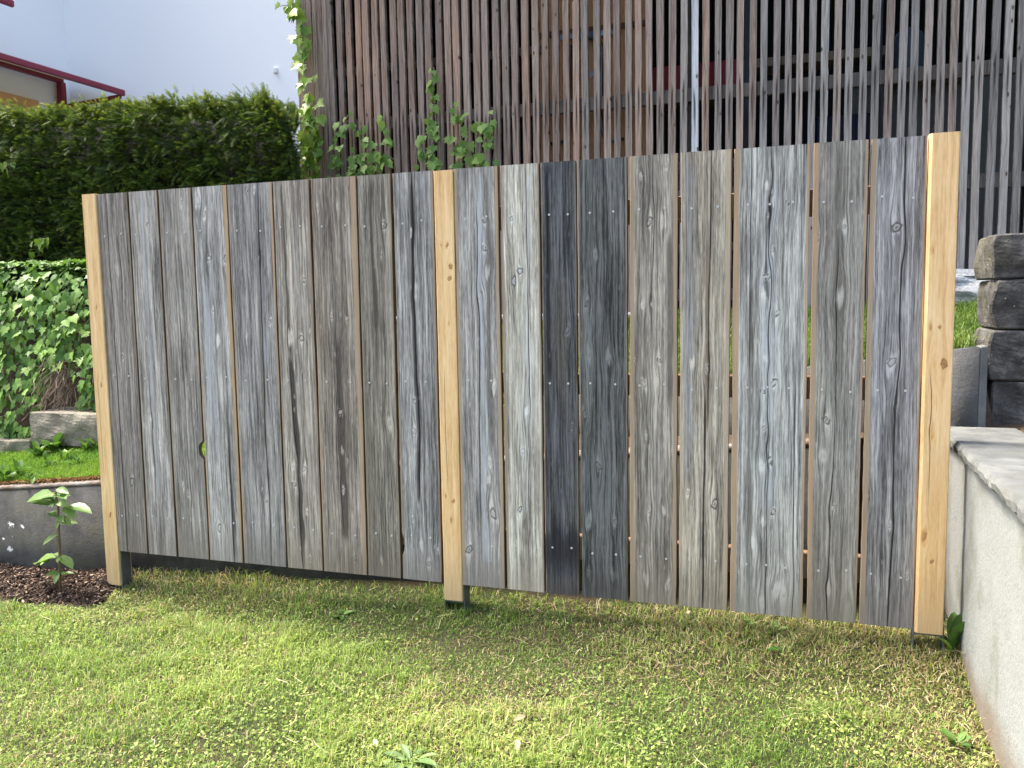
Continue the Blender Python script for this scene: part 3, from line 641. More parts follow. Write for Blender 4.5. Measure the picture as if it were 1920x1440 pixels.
# dark run-off below the nails at the rail
zz = n.M('ADD', z, n.M('MULTIPLY', n.M('SUBTRACT', oi.outputs['Random'], .5), .10))
run = n.M('MULTIPLY', n.M('MULTIPLY', n.ss(n.M('ABSOLUTE', n.M('SUBTRACT', x, n.M('MULTIPLY', n.M('SUBTRACT', w0, .5), .02))), .010, .002), n.ss(zz, 1.10, 1.36)), n.ss(zz, 1.50, 1.40))
col = n.mix(n.M('MULTIPLY', run, 0.85), col, (0.016, 0.013, 0.012))
kv = n.vor(n.comb(n.M('ADD', n.M('MULTIPLY', x, 14), rnd), rnd, n.M('MULTIPLY', z, 6.5)), 1.0)
col = n.mix(n.ss(kv, .13, .05, 0, .85), col, (0.045, 0.022, 0.012))
M_SLAT = n.done(n.bsdf(col, .88, n.bump(n.M('ADD', g1, g2), .5, .003), spec=.2))
M_SHEDRAIL = wood('shed_rail_wood', (0.09, 0.078, 0.07), (0.17, 0.15, 0.13), (0.26, 0.23, 0.20), 9.0, seed=3.3)
M_INSIDE = plain('shed_inside_dark', (0.022, 0.023, 0.026), 0.9, 0, 0.35, 8, 0.2)  # near-black, puts the darkness of the shed interior into the colour
M_PANEL = plain('shed_panel', (0.16, 0.168, 0.16), 0.85, 0, 0.2, 6, 0.1)
px_l = [540+q/4 for q in (85, 128, 170, 207, 245, 282, 320, 385, 460, 525, 585, 650, 722, 787, 855, 922, 987, 1055, 1130, 1200, 1265, 1337, 1410, 1480, 1555, 1627, 1702)]
px_m = [960+q/4 for q in (97, 170, 245, 320, 397, 473, 548, 628, 712, 790, 868, 948, 1030, 1112, 1195, 1285, 1375, 1455, 1545, 1630, 1715, 1805, 1890)]
px_r = [1440+q/4 for q in (65, 155, 245, 335, 430, 520, 615, 715, 810, 905, 1005, 1100, 1205, 1300, 1400, 1500, 1595, 1700, 1810, 1905, 2005, 2105, 2205, 2310, 2410)]
slat_x = [float(aty(q, 100, SLAT_Y)[0]) for q in px_l+px_m+px_r]
sm_cache = []
for v_ in range(6):
    rr = random.Random(v_); vv = []; ff = []; rows = 14
    for i in range(rows+1):
        zq = 3.2*i/rows; o1 = 0.004*(vnoise(zq*2.3+v_*7, 4.2)-.5); wv = 0.0215+0.003*(vnoise(zq*4+v_*3, 8.1)-.5)
        vv += [(o1-wv, 0, zq), (o1+wv, 0, zq), (o1+wv, 0.036, zq), (o1-wv, 0.036, zq)]
    for i in range(rows):
        for j in range(4): ff.append((i*4+j, i*4+(j+1) % 4, (i+1)*4+(j+1) % 4, (i+1)*4+j))
    ff += [(3, 2, 1, 0), tuple(rows*4+j for j in range(4))]
    me = bpy.data.meshes.new('slat'); me.from_pydata([tuple(map(float, p)) for p in vv], [], ff); me.update(); me.materials.append(M_SLAT); sm_cache.append(me)
for i, sx in enumerate(slat_x):
    k = np.clip((sx-0.4)/3.2, 0, 1); j = random.random()
    br = np.array((0.31, 0.172, 0.098))*(0.65+1.0*random.random()); gr = np.array((0.32, 0.292, 0.262))*(0.55+0.85*random.random())
    kk = np.clip(k*0.85+0.7*(j-.5)+0.03, 0, 1); c = br*(1-kk)+gr*kk
    o = link('slat', sm_cache[i % 6], None, shed, (sx, SLAT_Y+0, 1.145+random.uniform(-.01, .01)))
    if abs(sx-float(aty(960+1375/4, 100, SLAT_Y)[0])) < 0.001: c = np.array((0.72, 0.75, 0.80)); o['label'] = 'whitewashed slat, paler than the rest'
    o.scale.x = 1.0+.07*sstep(2.0, 1.2, sx)+random.uniform(-.08, .06)
    o.color = (*c, 1); o.rotation_euler = (0, random.uniform(-.004, .004), 0)
XL, XR = slat_x[0]-0.03, slat_x[-1]+0.03
for z0, z1 in ((2.525, 2.612), (1.865, 1.955), (1.22, 1.30)):
    MB().box((XL, SLAT_Y+0.0365, z0), (XR, SLAT_Y+0.082, z1)).build('rail', M_SHEDRAIL, shed, bevel=0.004)
MB().box((XL+.2, SLAT_Y+.20, 2.985), (1.57, SLAT_Y+.25, 3.045)).build('rail', M_SHEDRAIL, shed, bevel=.003)
for xx in (XL+0.02, 0.9, float(aty(1291, 100, 2.5)[0]), 4.6, XR-0.1):
    MB().box((xx-0.045, SLAT_Y+0.084, 1.06), (xx+0.045, SLAT_Y+0.168, 4.25)).build('corner_post', M_SHEDRAIL, shed, bevel=0.004)
BY = 4.7
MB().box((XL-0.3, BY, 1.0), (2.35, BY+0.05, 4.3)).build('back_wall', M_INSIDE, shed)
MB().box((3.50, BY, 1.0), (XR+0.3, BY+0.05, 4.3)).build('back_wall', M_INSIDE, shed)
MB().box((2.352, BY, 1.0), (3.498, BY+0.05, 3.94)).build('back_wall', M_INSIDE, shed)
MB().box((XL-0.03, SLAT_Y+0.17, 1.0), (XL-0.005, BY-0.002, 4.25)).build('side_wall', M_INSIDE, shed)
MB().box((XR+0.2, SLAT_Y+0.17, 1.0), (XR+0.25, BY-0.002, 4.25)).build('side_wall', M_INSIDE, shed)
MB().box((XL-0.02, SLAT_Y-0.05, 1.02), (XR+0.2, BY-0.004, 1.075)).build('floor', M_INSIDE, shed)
MB().box((XL-0.3, SLAT_Y-0.25, 4.36), (XR+0.5, BY+0.35, 4.44)).build('sunblock_roof', plain('sunblock_sheet', (0.18, 0.17, 0.16), 0.8), shed)  # unseen roof, added to keep the sun out of the shed interior
MB().box((XL-0.3, SLAT_Y-0.25, 4.445), (XR+0.5, BY+0.35, 4.46)).build('sunblock_cover', plain('sunblock_felt', (0.08, 0.08, 0.08), 0.9), shed)  # upper layer of the same added, unseen roof
MB().box((XL-0.02, SLAT_Y+0.03, 4.255), (XR+0.02, SLAT_Y+0.16, 4.358)).build('wall_plate', M_SHEDRAIL, shed)
pA = aty(1590, 200, 3.1); pB = aty(2100, 200, 3.1)
MB().box((pA[0], 3.10, 1.08), (pB[0], 3.14, 2.75)).build('partition', M_PANEL, shed, bevel=0.003)
MB().tube([(0.3, 2.30, 1.155), (3.78, 2.30, 1.19)], 0.024, 10)
pipe = MB().tube([(0.3, 2.30, 1.120), (2.0, 2.30, 1.128), (3.76, 2.30, 1.138)], 0.022, 10).build('drain_pipe', plain('white_plastic', (0.72, 0.72, 0.70), 0.45), None, smooth=True)
tag(pipe, 'white plastic pipe lying along the foot of the slatted shed', 'pipe')

# things kept in the shed
T_Y = 2.62
tA = aty(1009, 150, T_Y); tB = aty(1213, 150, T_Y)
tb = empty('folding_table', ((tA[0]+tB[0])/2, T_Y, 1.08), 'tan folding table stood on end behind the shed slats, steel legs folded flat', 'table')
n = NT('table_board'); co = n.coord(); c = n.mix(n.noise(co, 4, 4), (0.66, 0.35, 0.15), (0.76, 0.43, 0.20)); M_TABLE = n.done(n.bsdf(c, .55, spec=.3))
MB().box((tA[0], T_Y, 1.09), (tB[0], T_Y+0.025, 3.9)).build('table_top', M_TABLE, tb, bevel=0.004)
z1_ = aty(1100, 52, T_Y-.02)[2]
MB().box((tA[0]+.01, T_Y-0.022, z1_-0.03), (tB[0]-.01, T_Y-0.001, z1_+0.005)).build('crossbeam_shadow', plain('crossbeam_shade', (0.20, 0.10, 0.05), .7), tb)  # dark strip standing in for a crossbeam's shadow on the table
M_TUBE = plain('grey_steel_tube', (0.16, 0.17, 0.19), 0.32, 0.85, 0.1, 30, 0.0)
def tp(px, py): q = aty(px, py, T_Y-0.035); return (q[0], T_Y-0.035, q[2])
MB().tube([tp(1028, 270), tp(1050, 268), tp(1062, 262), tp(1067, 245), tp(1068, 195), tp(1069, 120), tp(1070, 90), tp(1076, 77), tp(1090, 72), tp(1112, 71), tp(1124, 76), tp(1129, 92), tp(1128, 150), tp(1127, 215), tp(1129, 245), tp(1136, 260), tp(1150, 264), tp(1170, 260)], 0.0125, 10).build('leg_frame', M_TUBE, tb, smooth=True)
MB().beam(tp(1050, 70), tp(1152, 60), 0.012, 0.035).build('hinge_bar', M_TUBE, tb)
qa = tp(1108, 137); MB().box((qa[0]-.014, T_Y-.004, qa[2]-.024), (qa[0]+.014, T_Y-0.0005, qa[2]+.024)).build('maker_plate', plain('plate', (0.4, 0.43, 0.46), .4, .3), tb)
M_RED = plain('dark_red_paint', (0.36, 0.030, 0.050), 0.5, 0, .12, 8, .05)
rA = aty(1222, 178, 2.85); rB = aty(1386, 125, 2.85)
MB().box((rA[0], 2.85, rA[2]), (rB[0], 3.25, rA[2]+.19)).build('red_crate', M_RED, None, bevel=.01)
rc = bpy.data.objects['red_crate']; 
st = empty('shelf_rack', (4.0, 3.0, 1.08), 'timber storage rack inside the shed with perforated steel upright', 'shelf')
M_SHELF = wood('shelf_timber', (0.20, 0.16, 0.11), (0.30, 0.25, 0.18), (0.40, 0.34, 0.26), 6.0, seed=6.1)
sA = aty(1395, 122, 2.95); sB = aty(1665, 97, 2.95)
for dz, nm in ((0, 'shelf_beam'), (-0.665, 'shelf_beam'), (-1.25, 'shelf_beam')):
    MB().box((rA[0]-.05, 2.93, sA[2]-.03+dz), (sB[0], 2.98, sA[2]+.03+dz)).build(nm, M_SHELF, st, bevel=.003)
    MB().box((rA[0]-.05, 2.982, sA[2]-.005+dz), (sB[0], 3.28, sA[2]+.015+dz)).build('shelf_board', M_SHELF, st)
uA = aty(1401, 150, 2.90)
for xx in (uA[0], sB[0]-.06):
    MB().box((xx-.02, 2.89, 1.076), (xx+.02, 2.928, 3.3)).build('upright', plain('dark_steel', (.07, .075, .085), .5, .5), st)
tag(rc, 'dark red crate on the rack behind the shed slats', 'crate')
# crate stands on a shelf of its own height
MB().box((rA[0]-.05, 2.86, rA[2]-.03), (rB[0]+.1, 2.889, rA[2]-.002)).build('crate_bearer', M_SHELF, st)
MB().box((rA[0]-.05, 2.8895, rA[2]-.03), (uA[0]-.0205, 3.28, rA[2]-.002)).build('crate_bearer', M_SHELF, st)
bA = aty(1682, 70, 2.86); bB = aty(1738, 135, 2.86)
bb = MB().tube([((bA[0]+bB[0])/2, 3.05, bB[2]+d) for d in (0, .02, .08, .25, .30, .33, .335)], [.085, .098, .10, .10, .085, .05, .05], 16).build('plastic_canister', plain('blue_grey_plastic', (.09, .13, .19), .4, 0, .15, 6, 0), None, smooth=True)
tag(bb, 'round blue grey plastic canister behind the shed slats', 'canister')
MB().box((sB[0]+.0, 2.93, bB[2]-.03), (bB[0]+.25, 3.09, bB[2]-.002)).build('shelf_board', M_SHELF, st)
cA = aty(1530, 240, 2.75); cB = aty(1655, 178, 2.75)
cr_ = MB().box((cA[0], 2.991, sA[2]-.665+.0155), (cB[0], 3.27, sA[2]-.665+.28)).build('blue_crate', plain('navy_plastic', (.012, .018, .06), .45), None, bevel=.012)
tag(cr_, 'navy blue plastic crate on a lower shelf behind the shed slats', 'crate')

# ------------------------------------------------------------------ white house
HX, HY = -7.23, 7.0
M_RENDER = NT('white_render'); n = M_RENDER; co = n.coord(); a = n.noise(co, 60, 4); b = n.noise(co, .5, 3)
M_RENDER = n.done(n.bsdf(n.mix(b, (.87, .87, .87), (.91, .91, .90)), .9, n.bump(a, .15, .004)))
house = empty('white_house', (-3.5, 8.5, 1.2), 'white rendered house with dark red awnings rising behind the hedge', 'house')
MB().prism([(HX, HY, 0), (3.5, HY, 0), (3.5, 16, 0), (-14, 16, 0), (-14, 2.5, 0), (HX, 2.5, 0)], [(HX, HY, 9), (3.5, HY, 9), (3.5, 16, 9), (-14, 16, 9), (-14, 2.5, 9), (HX, 2.5, 9)]).build('wall', M_RENDER, house)
p = aty(518, 132, HY); MB().box((p[0]-.03, HY-.04, p[2]-.045), (p[0]+.03, HY-.001, p[2]+.035)).build('wall_vent', plain('vent_grey', (.74, .75, .75), .6), house, bevel=.01)
p = atx(65, 190, HX); q = atx(-60, 160, HX)
sh_ = MB().box((HX+.001, q[1], 2.4), (HX+.06, p[1], p[2])).build('shutter', M_TABLE, house, bevel=.004)
MB().box((HX+.0605, q[1], p[2]-.10), (HX+.075, p[1], p[2]-.001)).build('frame', M_TABLE, sh_)
M_AWN = plain('dark_red_awning', (.22, .018, .040), .4, 0, .08, 10, 0, .4); M_FAB = leafmat('awning_fabric', (.78, .72, .74), (.82, .76, .78), .6, .9)
def awning(bar_far, bar_near, cas_far, cas_near, wallx, full=True):
    aw = empty('awning', tuple((Vector(cas_far)+Vector(cas_near))/2), parent=None); aw.parent = house
    aw.location = (Vector(cas_far)+Vector(cas_near))/2-wloc(house)
    bf, bn, cf, cn = map(Vector, (bar_far, bar_near, cas_far, cas_near))
    MB().beam(bf, bn, .06, .085).build('front_bar', M_AWN, aw, bevel=.015)
    MB().beam(cf, cn, .08, .10).build('cassette', M_AWN, aw, bevel=.015)
    up = Vector((0, 0, .012)); dn = Vector((0, 0, .02))
    MB().prism([cf+dn, cn+dn, bn+dn, bf+dn], [cf+dn+up, cn+dn+up, bn+dn+up, bf+dn+up]).build('fabric', M_FAB, aw)
    if full:
        b0 = Vector((wallx+.07, cf.y-.02, cf.z-.03)); b1 = b0-Vector((0, 0, .42))
        MB().beam(b0, b1, .10, .10, (0, 1, 0)).build('bracket', M_AWN, aw, bevel=.012)
        MB().beam(b1+Vector((.02, 0, .06)), bf+Vector((-.03, -.04, -.05)), .05, .06).build('arm', M_AWN, aw, bevel=.008)
bf = atx(233, 175, -6.02); zb_ = bf[2]; bn = (bf[0], 3.4, zb_)
cf = atx(117, 151, HX+.08); cas_n = (cf[0], 3.4, cf[2])
awning(bf, bn, cf, cas_n, HX)
bf2 = atx(25, 8, -6.2); awning(bf2, (bf2[0], 2.6, bf2[2]), (HX+.08, bf2[1], bf2[2]+.25), (HX+.08, 2.6, bf2[2]+.25), HX, False)
print('AWN', bf, cf, [ (960+FPX*np.dot(np.array(q)-CAM_LOC, AR)/np.dot(np.array(q)-CAM_LOC, AF), 720-FPX*np.dot(np.array(q)-CAM_LOC, AU)/np.dot(np.array(q)-CAM_LOC, AF)) for q in (bn, cas_n, bf, cf)])

# ------------------------------------------------------------------ plant helpers
def basis(nrm, tip):
    """rotation matrices (N,3,3): local y -> tip (made square to the normal), local z -> normal"""
    nrm = nrm/np.linalg.norm(nrm, axis=1, keepdims=True)
    tip = tip-(tip*nrm).sum(1, keepdims=True)*nrm; tip = tip/np.maximum(np.linalg.norm(tip, axis=1, keepdims=True), 1e-6)
    x = np.cross(tip, nrm); return np.stack([x, tip, nrm], 2)
def scatter(tv, tf, pos, R, scale, tint=None):
    N = len(pos); V = np.einsum('nij,mj->nmi', R, tv)*np.asarray(scale).reshape(-1, 1, 1)+pos[:, None, :]
    F = (tf[None]+(np.arange(N)*len(tv))[:, None, None]).reshape(-1, tf.shape[1])
    T = None if tint is None else np.repeat(tint, len(tv), 0)
    return V.reshape(-1, 3), F, T
def fan(outline, centre, cup=0.25, sag=0.1):
    o = np.array(outline, float); c = np.array([centre], float); p = np.concatenate([c, o])
    z = cup*np.abs(p[:, 0])*0.6 - sag*p[:, 1]**2
    v = np.stack([p[:, 0], p[:, 1], z], 1); k = len(o)
    return v, np.array([(0, 1+i, 1+(i+1) % k) for i in range(k)])
_h = [(0, 0), (.16, -.13), (.40, -.06), (.50, .12), (.36, .26), (.58, .50), (.28, .52), (.12, .80), (0, 1.0)]
IVY = fan(_h+[(-a, b) for a, b in _h[-2:0:-1]], (0, .28), 0.35, 0.12)
_h = [(0, 0), (.20, -.10), (.38, .06), (.33, .25), (.40, .42), (.18, .66), (0, 1.0)]
IVY2 = fan(_h+[(-a, b) for a, b in _h[-2:0:-1]], (0, .3), -0.25, 0.2)
_h = [(0, 0), (.13, .10), (.23, .32), (.24, .52), (.16, .78), (0, 1.0)]
OVAL = fan(_h+[(-a, b) for a, b in _h[-2:0:-1]], (0, .45), 0.6, 0.22)
_h = [(0, 0), (.10, .15), (.15, .45), (.17, .7), (.09, .92), (0, 1.0)]
STRAP = fan(_h+[(-a, b) for a, b in _h[-2:0:-1]], (0, .5), 0.8, 0.35)
DISC = fan([(.5*math.sin(t*math.pi/3), .5-.5*math.cos(t*math.pi/3)) for t in range(6)], (0, .5), .3, .1)
def tmesh(t, name):
    return npmesh(name, t[0], t[1])
def leaf_objects(name, tmpl, pos, R, scale, mat, parent):
    me = tmesh(tmpl, name); me.materials.append(mat); base = wloc(parent)
    for p, r, s in zip(pos, R, scale):
        o = bpy.data.objects.new(name, me); COL.objects.link(o); o.parent = parent
        o.matrix_local = Matrix.Translation(Vector(p)-base) @ Matrix([list(map(float, q)) for q in r]).to_4x4() @ Matrix.Scale(float(s), 4)
def grass(P, h, w, lean, tint, name, mat, parent=None, rng=RNG):
    N = len(P); a = rng.random(N)*2*math.pi; d = np.stack([np.cos(a), np.sin(a), np.zeros(N)], 1)
    b = a+math.pi/2+rng.normal(0, .5, N); sd_ = np.stack([np.cos(b), np.sin(b), np.zeros(N)], 1)
    h = h[:, None]; lean = lean[:, None]; w = w[:, None]; up = np.array([[0, 0, 1.0]])
    mid = P+up*h*np.sqrt(np.clip(1-(lean*.55)**2, .05, 1))*.6+d*h*lean*.35
    tip = mid+up*h*.5*np.clip(1-lean*1.25, -.35, 1)+d*h*(.15+lean*.55)
    V = np.stack([P-sd_*w*.5, P+sd_*w*.5, mid+sd_*w*.42, mid-sd_*w*.42, tip], 1).reshape(-1, 3)
    i = (np.arange(N)*5)[:, None]
    F = np.concatenate([i+np.array([[0, 1, 2]]), i+np.array([[0, 2, 3]]), i+np.array([[3, 2, 4]])], 1).reshape(-1, 3)
    return link(name, npmesh(name, V, F, np.repeat(tint, 5, 0)), mat, parent)
def tints(k, rng, *cols, jitter=.25):
    """k in 0..1 picks along the list of colours"""
    c = np.array(cols); t = np.clip(k, 0, .9999)*(len(c)-1); i = t.astype(int); f = (t-i)[:, None]
    out = c[i]*(1-f)+c[i+1]*f
    return out*(1+jitter*(rng.random((len(k), 1))-.5)*2)

# ------------------------------------------------------------------ front lawn
M_GRASS = leafmat('grass_blades', None, None, .38, .55, tint=True, spec=.25)
def bed_front(x): return -0.20+0.02*x+0.06*(vnoise(np.asarray(x)*4, 2.0)-.5)      # front edge of the mulch bed by the wall
def in_bed(x, y): return (y > bed_front(x)) & (x < -0.04+0.10*(vnoise(y*7, 5.)-.5)-0.25*np.clip(-(y+.12), 0, 1))
def sample(Nn, x0, x1, y0, y1, rng=RNG): return rng.uniform(x0, x1, Nn), rng.uniform(y0, y1, Nn)
x, y = sample(400000, -2.7, 3.885, -2.7, .30)
dens = .74+.26*sstep(.25, .55, vnoise(x*1.7+4, y*1.7+1))
bare = np.exp(-((x-.22)**2/.03+(y+.28)**2/.012))+np.exp(-((x-1.85)**2/.06+(y+.20)**2/.01))
keep = (RNG.random(len(x)) < dens*(1-.6*np.clip(bare, 0, 1))) & ~in_bed(x, y) & (y < .17) & (RNG.random(len(x)) < 1-.55*sstep(.03, .12, y))
x, y, bare = x[keep], y[keep], bare[keep]; P = np.stack([x, y, ground_z(x, y)-.004], 1)
dry = np.clip(1.1*vnoise(x*1.3+9, y*1.6+3)-.38+.45*sstep(-.6, -.1, y)*sstep(1.2, 2.8, x)+.5*sstep(3.55, 3.85, x)+.25*sstep(-.2, .1, y)+.45*np.clip(bare, 0, 1), 0, 1)
r_ = RNG.random(len(x)); isdry = r_ < .07+.48*dry
k = np.clip(.5*RNG.random(len(x))+.6*vnoise(x*2.5, y*2.5)-.05, 0, 1)
tg = tints(k, RNG, (.080, .150, .030), (.185, .285, .058), (.30, .395, .095), (.42, .47, .145), jitter=.42)
td = tints(RNG.random(len(x)), RNG, (.27, .20, .09), (.46, .37, .19), (.60, .51, .30))
tint = np.where(isdry[:, None], td, tg)
hh = (.020+.038*RNG.random(len(x))**1.6)*(.55+.9*vnoise(x*2+1, y*2))*(.75+.6*sstep(.5, .85, vnoise(x*9, y*9)))*np.where(isdry, .95, 1)*(1+.5*sstep(-.12, .1, y)); ln = np.clip(.35+.5*RNG.random(len(x))+.25*isdry, 0, 1.15)
gl = grass(P, hh, .0020+.0028*RNG.random(len(x))**2, ln, tint, 'lawn_grass', M_GRASS)
tag(gl, 'short sunlit lawn grass with straw patches in front of the plank fence', 'grass', kind='stuff')
# clover and small broad leaves among the blades
x, y = sample(62000, -2.6, 3.86, -2.6, .2); cl = sstep(.36, .62, vnoise(x*1.9+20, y*1.9+8))*.8+.2*sstep(.4, .7, vnoise(x*6, y*6))
keep = (RNG.random(len(x)) < cl*(1-.75*sstep(-.75, -.05, y)*sstep(.8, 2.2, x))) & ~in_bed(x, y) & (y < .0)
x, y = x[keep], y[keep]; N = len(x)
nr = np.stack([RNG.normal(0, .38, N), RNG.normal(-.1, .38, N), np.ones(N)], 1); tp_ = RNG.normal(0, 1, (N, 3))
V, F, T = scatter(DISC[0], DISC[1], np.stack([x, y, ground_z(x, y)+.006+.020*RNG.random(N)], 1), basis(nr, tp_), (.006+.008*RNG.random(N)**2),
                  tints(np.clip(.6*RNG.random(N)+.5*vnoise(x*3, y*3), 0, 1), RNG, (.13, .215, .050), (.25, .345, .08), (.40, .45, .125)))
cv = link('clover', npmesh('clover', V, F, T), M_GRASS); tag(cv, 'small clover leaves scattered through the front lawn', 'clover', kind='stuff')
# straw lying on the grass
x, y = sample(3600, -.2, 3.86, -1.6, .12); keep = RNG.random(len(x)) < .12+.88*(sstep(-.7, -.1, y)*sstep(1.6, 2.6, x)*.8+sstep(3.5, 3.8, x))*.75
x, y = x[keep], y[keep]; N = len(x); a = RNG.random(N)*6.28; L = .03+.07*RNG.random(N)**2; d = np.stack([np.cos(a), np.sin(a), RNG.normal(.05, .25, N)], 1)
P0 = np.stack([x, y, ground_z(x, y)+.012+.015*RNG.random(N)], 1); s_ = np.stack([-np.sin(a), np.cos(a), np.zeros(N)], 1)*(.0009+.0008*RNG.random((N, 1)))
mid = P0+d*L[:, None]*.5+np.stack([-np.sin(a), np.cos(a), RNG.random(N)], 1)*L[:, None]*.12
V = np.stack([P0-s_, P0+s_, mid+s_, mid-s_, P0+d*L[:, None]], 1).reshape(-1, 3); i = (np.arange(N)*5)[:, None]
F = np.concatenate([i+np.array([[0, 1, 2]]), i+np.array([[0, 2, 3]]), i+np.array([[3, 2, 4]])], 1).reshape(-1, 3)
so = link('dry_straw', npmesh('dry_straw', V, F, np.repeat(tints(RNG.random(N), RNG, (.30, .22, .11), (.50, .41, .25), (.62, .55, .38)), 5, 0)), M_GRASS)
tag(so, 'loose dry straw and cut grass lying below the fence', 'straw', kind='stuff')

# ------------------------------------------------------------------ mulch bed by the low wall
M_MULCH = leafmat('mulch_chips', None, None, .0, .9, tint=True, spec=.15)
gx_ = np.linspace(-3.4, .12, 110); gy_ = np.linspace(-.62, .19, 40)
def bed_z(X, Y):
    e = sstep(0, .10, Y-bed_front(X))*sstep(.02, -.12, X)
    return ground_z(X, Y)-.02+e*(.045+.035*(vnoise(X*9, Y*9)-.4)+.02*(vnoise(X*26, Y*26)-.5)+.05*sstep(-.2, .1, Y))
n = NT('bed_soil'); co = n.coord(); a = n.noise(co, 70, 5, .7)
M_BEDSOIL = n.done(n.bsdf(n.mix(n.ss(a, .3, .7), (.020, .013, .010), (.075, .050, .035)), .95, n.bump(a, 1.0, .02)))
bd = sheet('soil_bed', gx_, gy_, bed_z, M_BEDSOIL); tag(bd, kind='structure')
x, y = sample(26000, -2.8, .10, -.60, .14); keep = in_bed(x, y+.04*(RNG.random(len(x))-.5)) & (y < ledge_y(x)-.01); x, y = x[keep], y[keep]; N = len(x)
nr = np.stack([RNG.normal(0, .6, N), RNG.normal(0, .6, N), np.ones(N)], 1); R = basis(nr, RNG.normal(0, 1, (N, 3)))
CH = np.array([(-.5, -.18, 0), (.5, -.14, .03), (.46, .16, 0), (-.42, .2, .03), (-.5, -.18, -.14), (.5, -.14, -.1), (.46, .16, -.14), (-.42, .2, -.1)])
CF = np.array([(0, 1, 2), (0, 2, 3), (4, 6, 5), (4, 7, 6), (0, 4, 5), (0, 5, 1), (1, 5, 6), (1, 6, 2), (2, 6, 7), (2, 7, 3), (3, 7, 4), (3, 4, 0)])
V, F, T = scatter(CH, CF, np.stack([x, y, bed_z(x, y)+.004+.010*RNG.random(N)], 1), R, (.006+.024*RNG.random(N)**2.5),
                  tints(RNG.random(N)**1.7, RNG, (.020, .013, .010), (.075, .046, .032), (.15, .10, .07), (.30, .23, .17)))
mu = link('bark_mulch', npmesh('bark_mulch', V, F, T), M_MULCH); tag(mu, 'dark brown bark mulch on the bed along the low concrete wall', 'mulch', kind='stuff')

# ------------------------------------------------------------------ terrace grass and weeds
x, y = sample(60000, -3.0, .6, .2, .86); keep = (y > ledge_y(x)+.105) & (y < .80); x, y = x[keep], y[keep]; N = len(x)
k = np.clip(.6*RNG.random(N)+.5*vnoise(x*3, y*3), 0, 1)
g = grass(np.stack([x, y, bank_z(x, y)-.004], 1), .028+.035*RNG.random(N), .0024+.002*RNG.random(N), .2+.5*RNG.random(N), tints(k, RNG, (.07, .17, .02), (.15, .29, .03), (.26, .38, .05)), 'terrace_grass', M_GRASS)
tag(g, 'bright sunlit strip of grass on top of the low dark wall', 'grass', kind='stuff')
x, y = sample(85000, .6, 4.9, .5, 2.33); keep = (y > np.where(x > 3.99, 1.02, np.where(x > 2.15, wall2_y(x)+.03, .55))) & (RNG.random(len(x)) < .35+.65*sstep(2.0, 3.2, x)); x, y = x[keep], y[keep]; N = len(x)
k = np.clip(.6*RNG.random(N)+.5*vnoise(x*3, y*3), 0, 1)
g = grass(np.stack([x, y, bank_z(x, y)-.004], 1), .045+.06*RNG.random(N), .003+.0025*RNG.random(N), .3+.6*RNG.random(N), tints(k, RNG, (.06, .12, .025), (.12, .20, .04), (.22, .29, .065)), 'bank_grass', M_GRASS)
tag(g, 'green grass slope between the fence and the slatted shed', 'grass', kind='stuff')
M_WEED = leafmat('weed_leaf', (.055, .13, .030), (.14, .25, .050), .35, .5, obj=True)
def weed(name, base, nl, size, label, cat, group=None, rng=None, tmpl=OVAL, mat=None, flat=.5, rise=.5, up=0.05):
    rng = rng or RNG; e = empty(name, tuple(map(float, base)), label, cat, group); b = np.array(base, float)
    a = np.linspace(0, 2*math.pi, nl, endpoint=False)+rng.normal(0, .35, nl); fl = np.clip(flat+rng.normal(0, .2, nl), .1, 1.2)
    tip = np.stack([np.cos(a)*fl, np.sin(a)*fl, np.full(nl, rise)*(.5+rng.random(nl))], 1)
    nr = np.stack([-np.cos(a)*rise, -np.sin(a)*rise, fl], 1)+rng.normal(0, .2, (nl, 3))
    pos = b[None]+np.stack([np.cos(a), np.sin(a), np.zeros(nl)], 1)*.008+np.array([[0, 0, 1]])*(up*rng.random((nl, 1)))
    leaf_objects('leaf', tmpl, pos, basis(nr, tip), size*(.65+.6*rng.random(nl)), mat or M_WEED, e)
    return e
for i, (px, py, nl, s_) in enumerate([(70, 838, 9, .12), (106, 822, 11, .15), (120, 845, 8, .08), (35, 858, 9, .09), (160, 838, 9, .09), (88, 850, 8, .08), (178, 828, 7, .10), (55, 870, 7, .06), (140, 852, 8, .07), (8, 860, 8, .10)]):
    q = atz(px, py, 0.39); yy = min(q[1], .69)
    q = aty(px, py, yy); b = (q[0], yy, float(bank_z(q[0], yy)))
    weed('broadleaf_weed', b, int(nl*1.6), s_*.68, 'broad leaved weed sprouting between the terrace grass and the stone blocks', 'weed', 'weeds along the stone blocks', rise=.9, flat=.55, up=.06)
q = atz(770, 1398, -.13); weed('dandelion', (q[0], q[1], float(ground_z(q[0], q[1]))), 22, .085, 'flat rosette of long dandelion leaves in the open lawn', 'weed', tmpl=STRAP, mat=leafmat('dandelion_leaf', (.09, .17, .05), (.20, .29, .10), .3, .5, obj=True), flat=1.0, rise=.35, up=.015)
q = aty(1776, 1180, .03); weed('dock_plant', (3.845, .0, float(ground_z(3.845, .0))), 7, .13, 'upright leafy weed in the gap between the right post and the pale wall', 'weed', tmpl=STRAP, flat=.16, rise=1.0, up=.04)
for i, (px, py) in enumerate([(1400, 1188), (1455, 1200), (640, 1130)]):
    q = atz(px, py, -.12); weed('plantain', (q[0], q[1], float(ground_z(q[0], q[1]))), 7, .05, 'small broad leaved plantain in the shaded grass close to the fence foot', 'weed', 'plantains near the fence foot', flat=.9, rise=.4, up=.01)
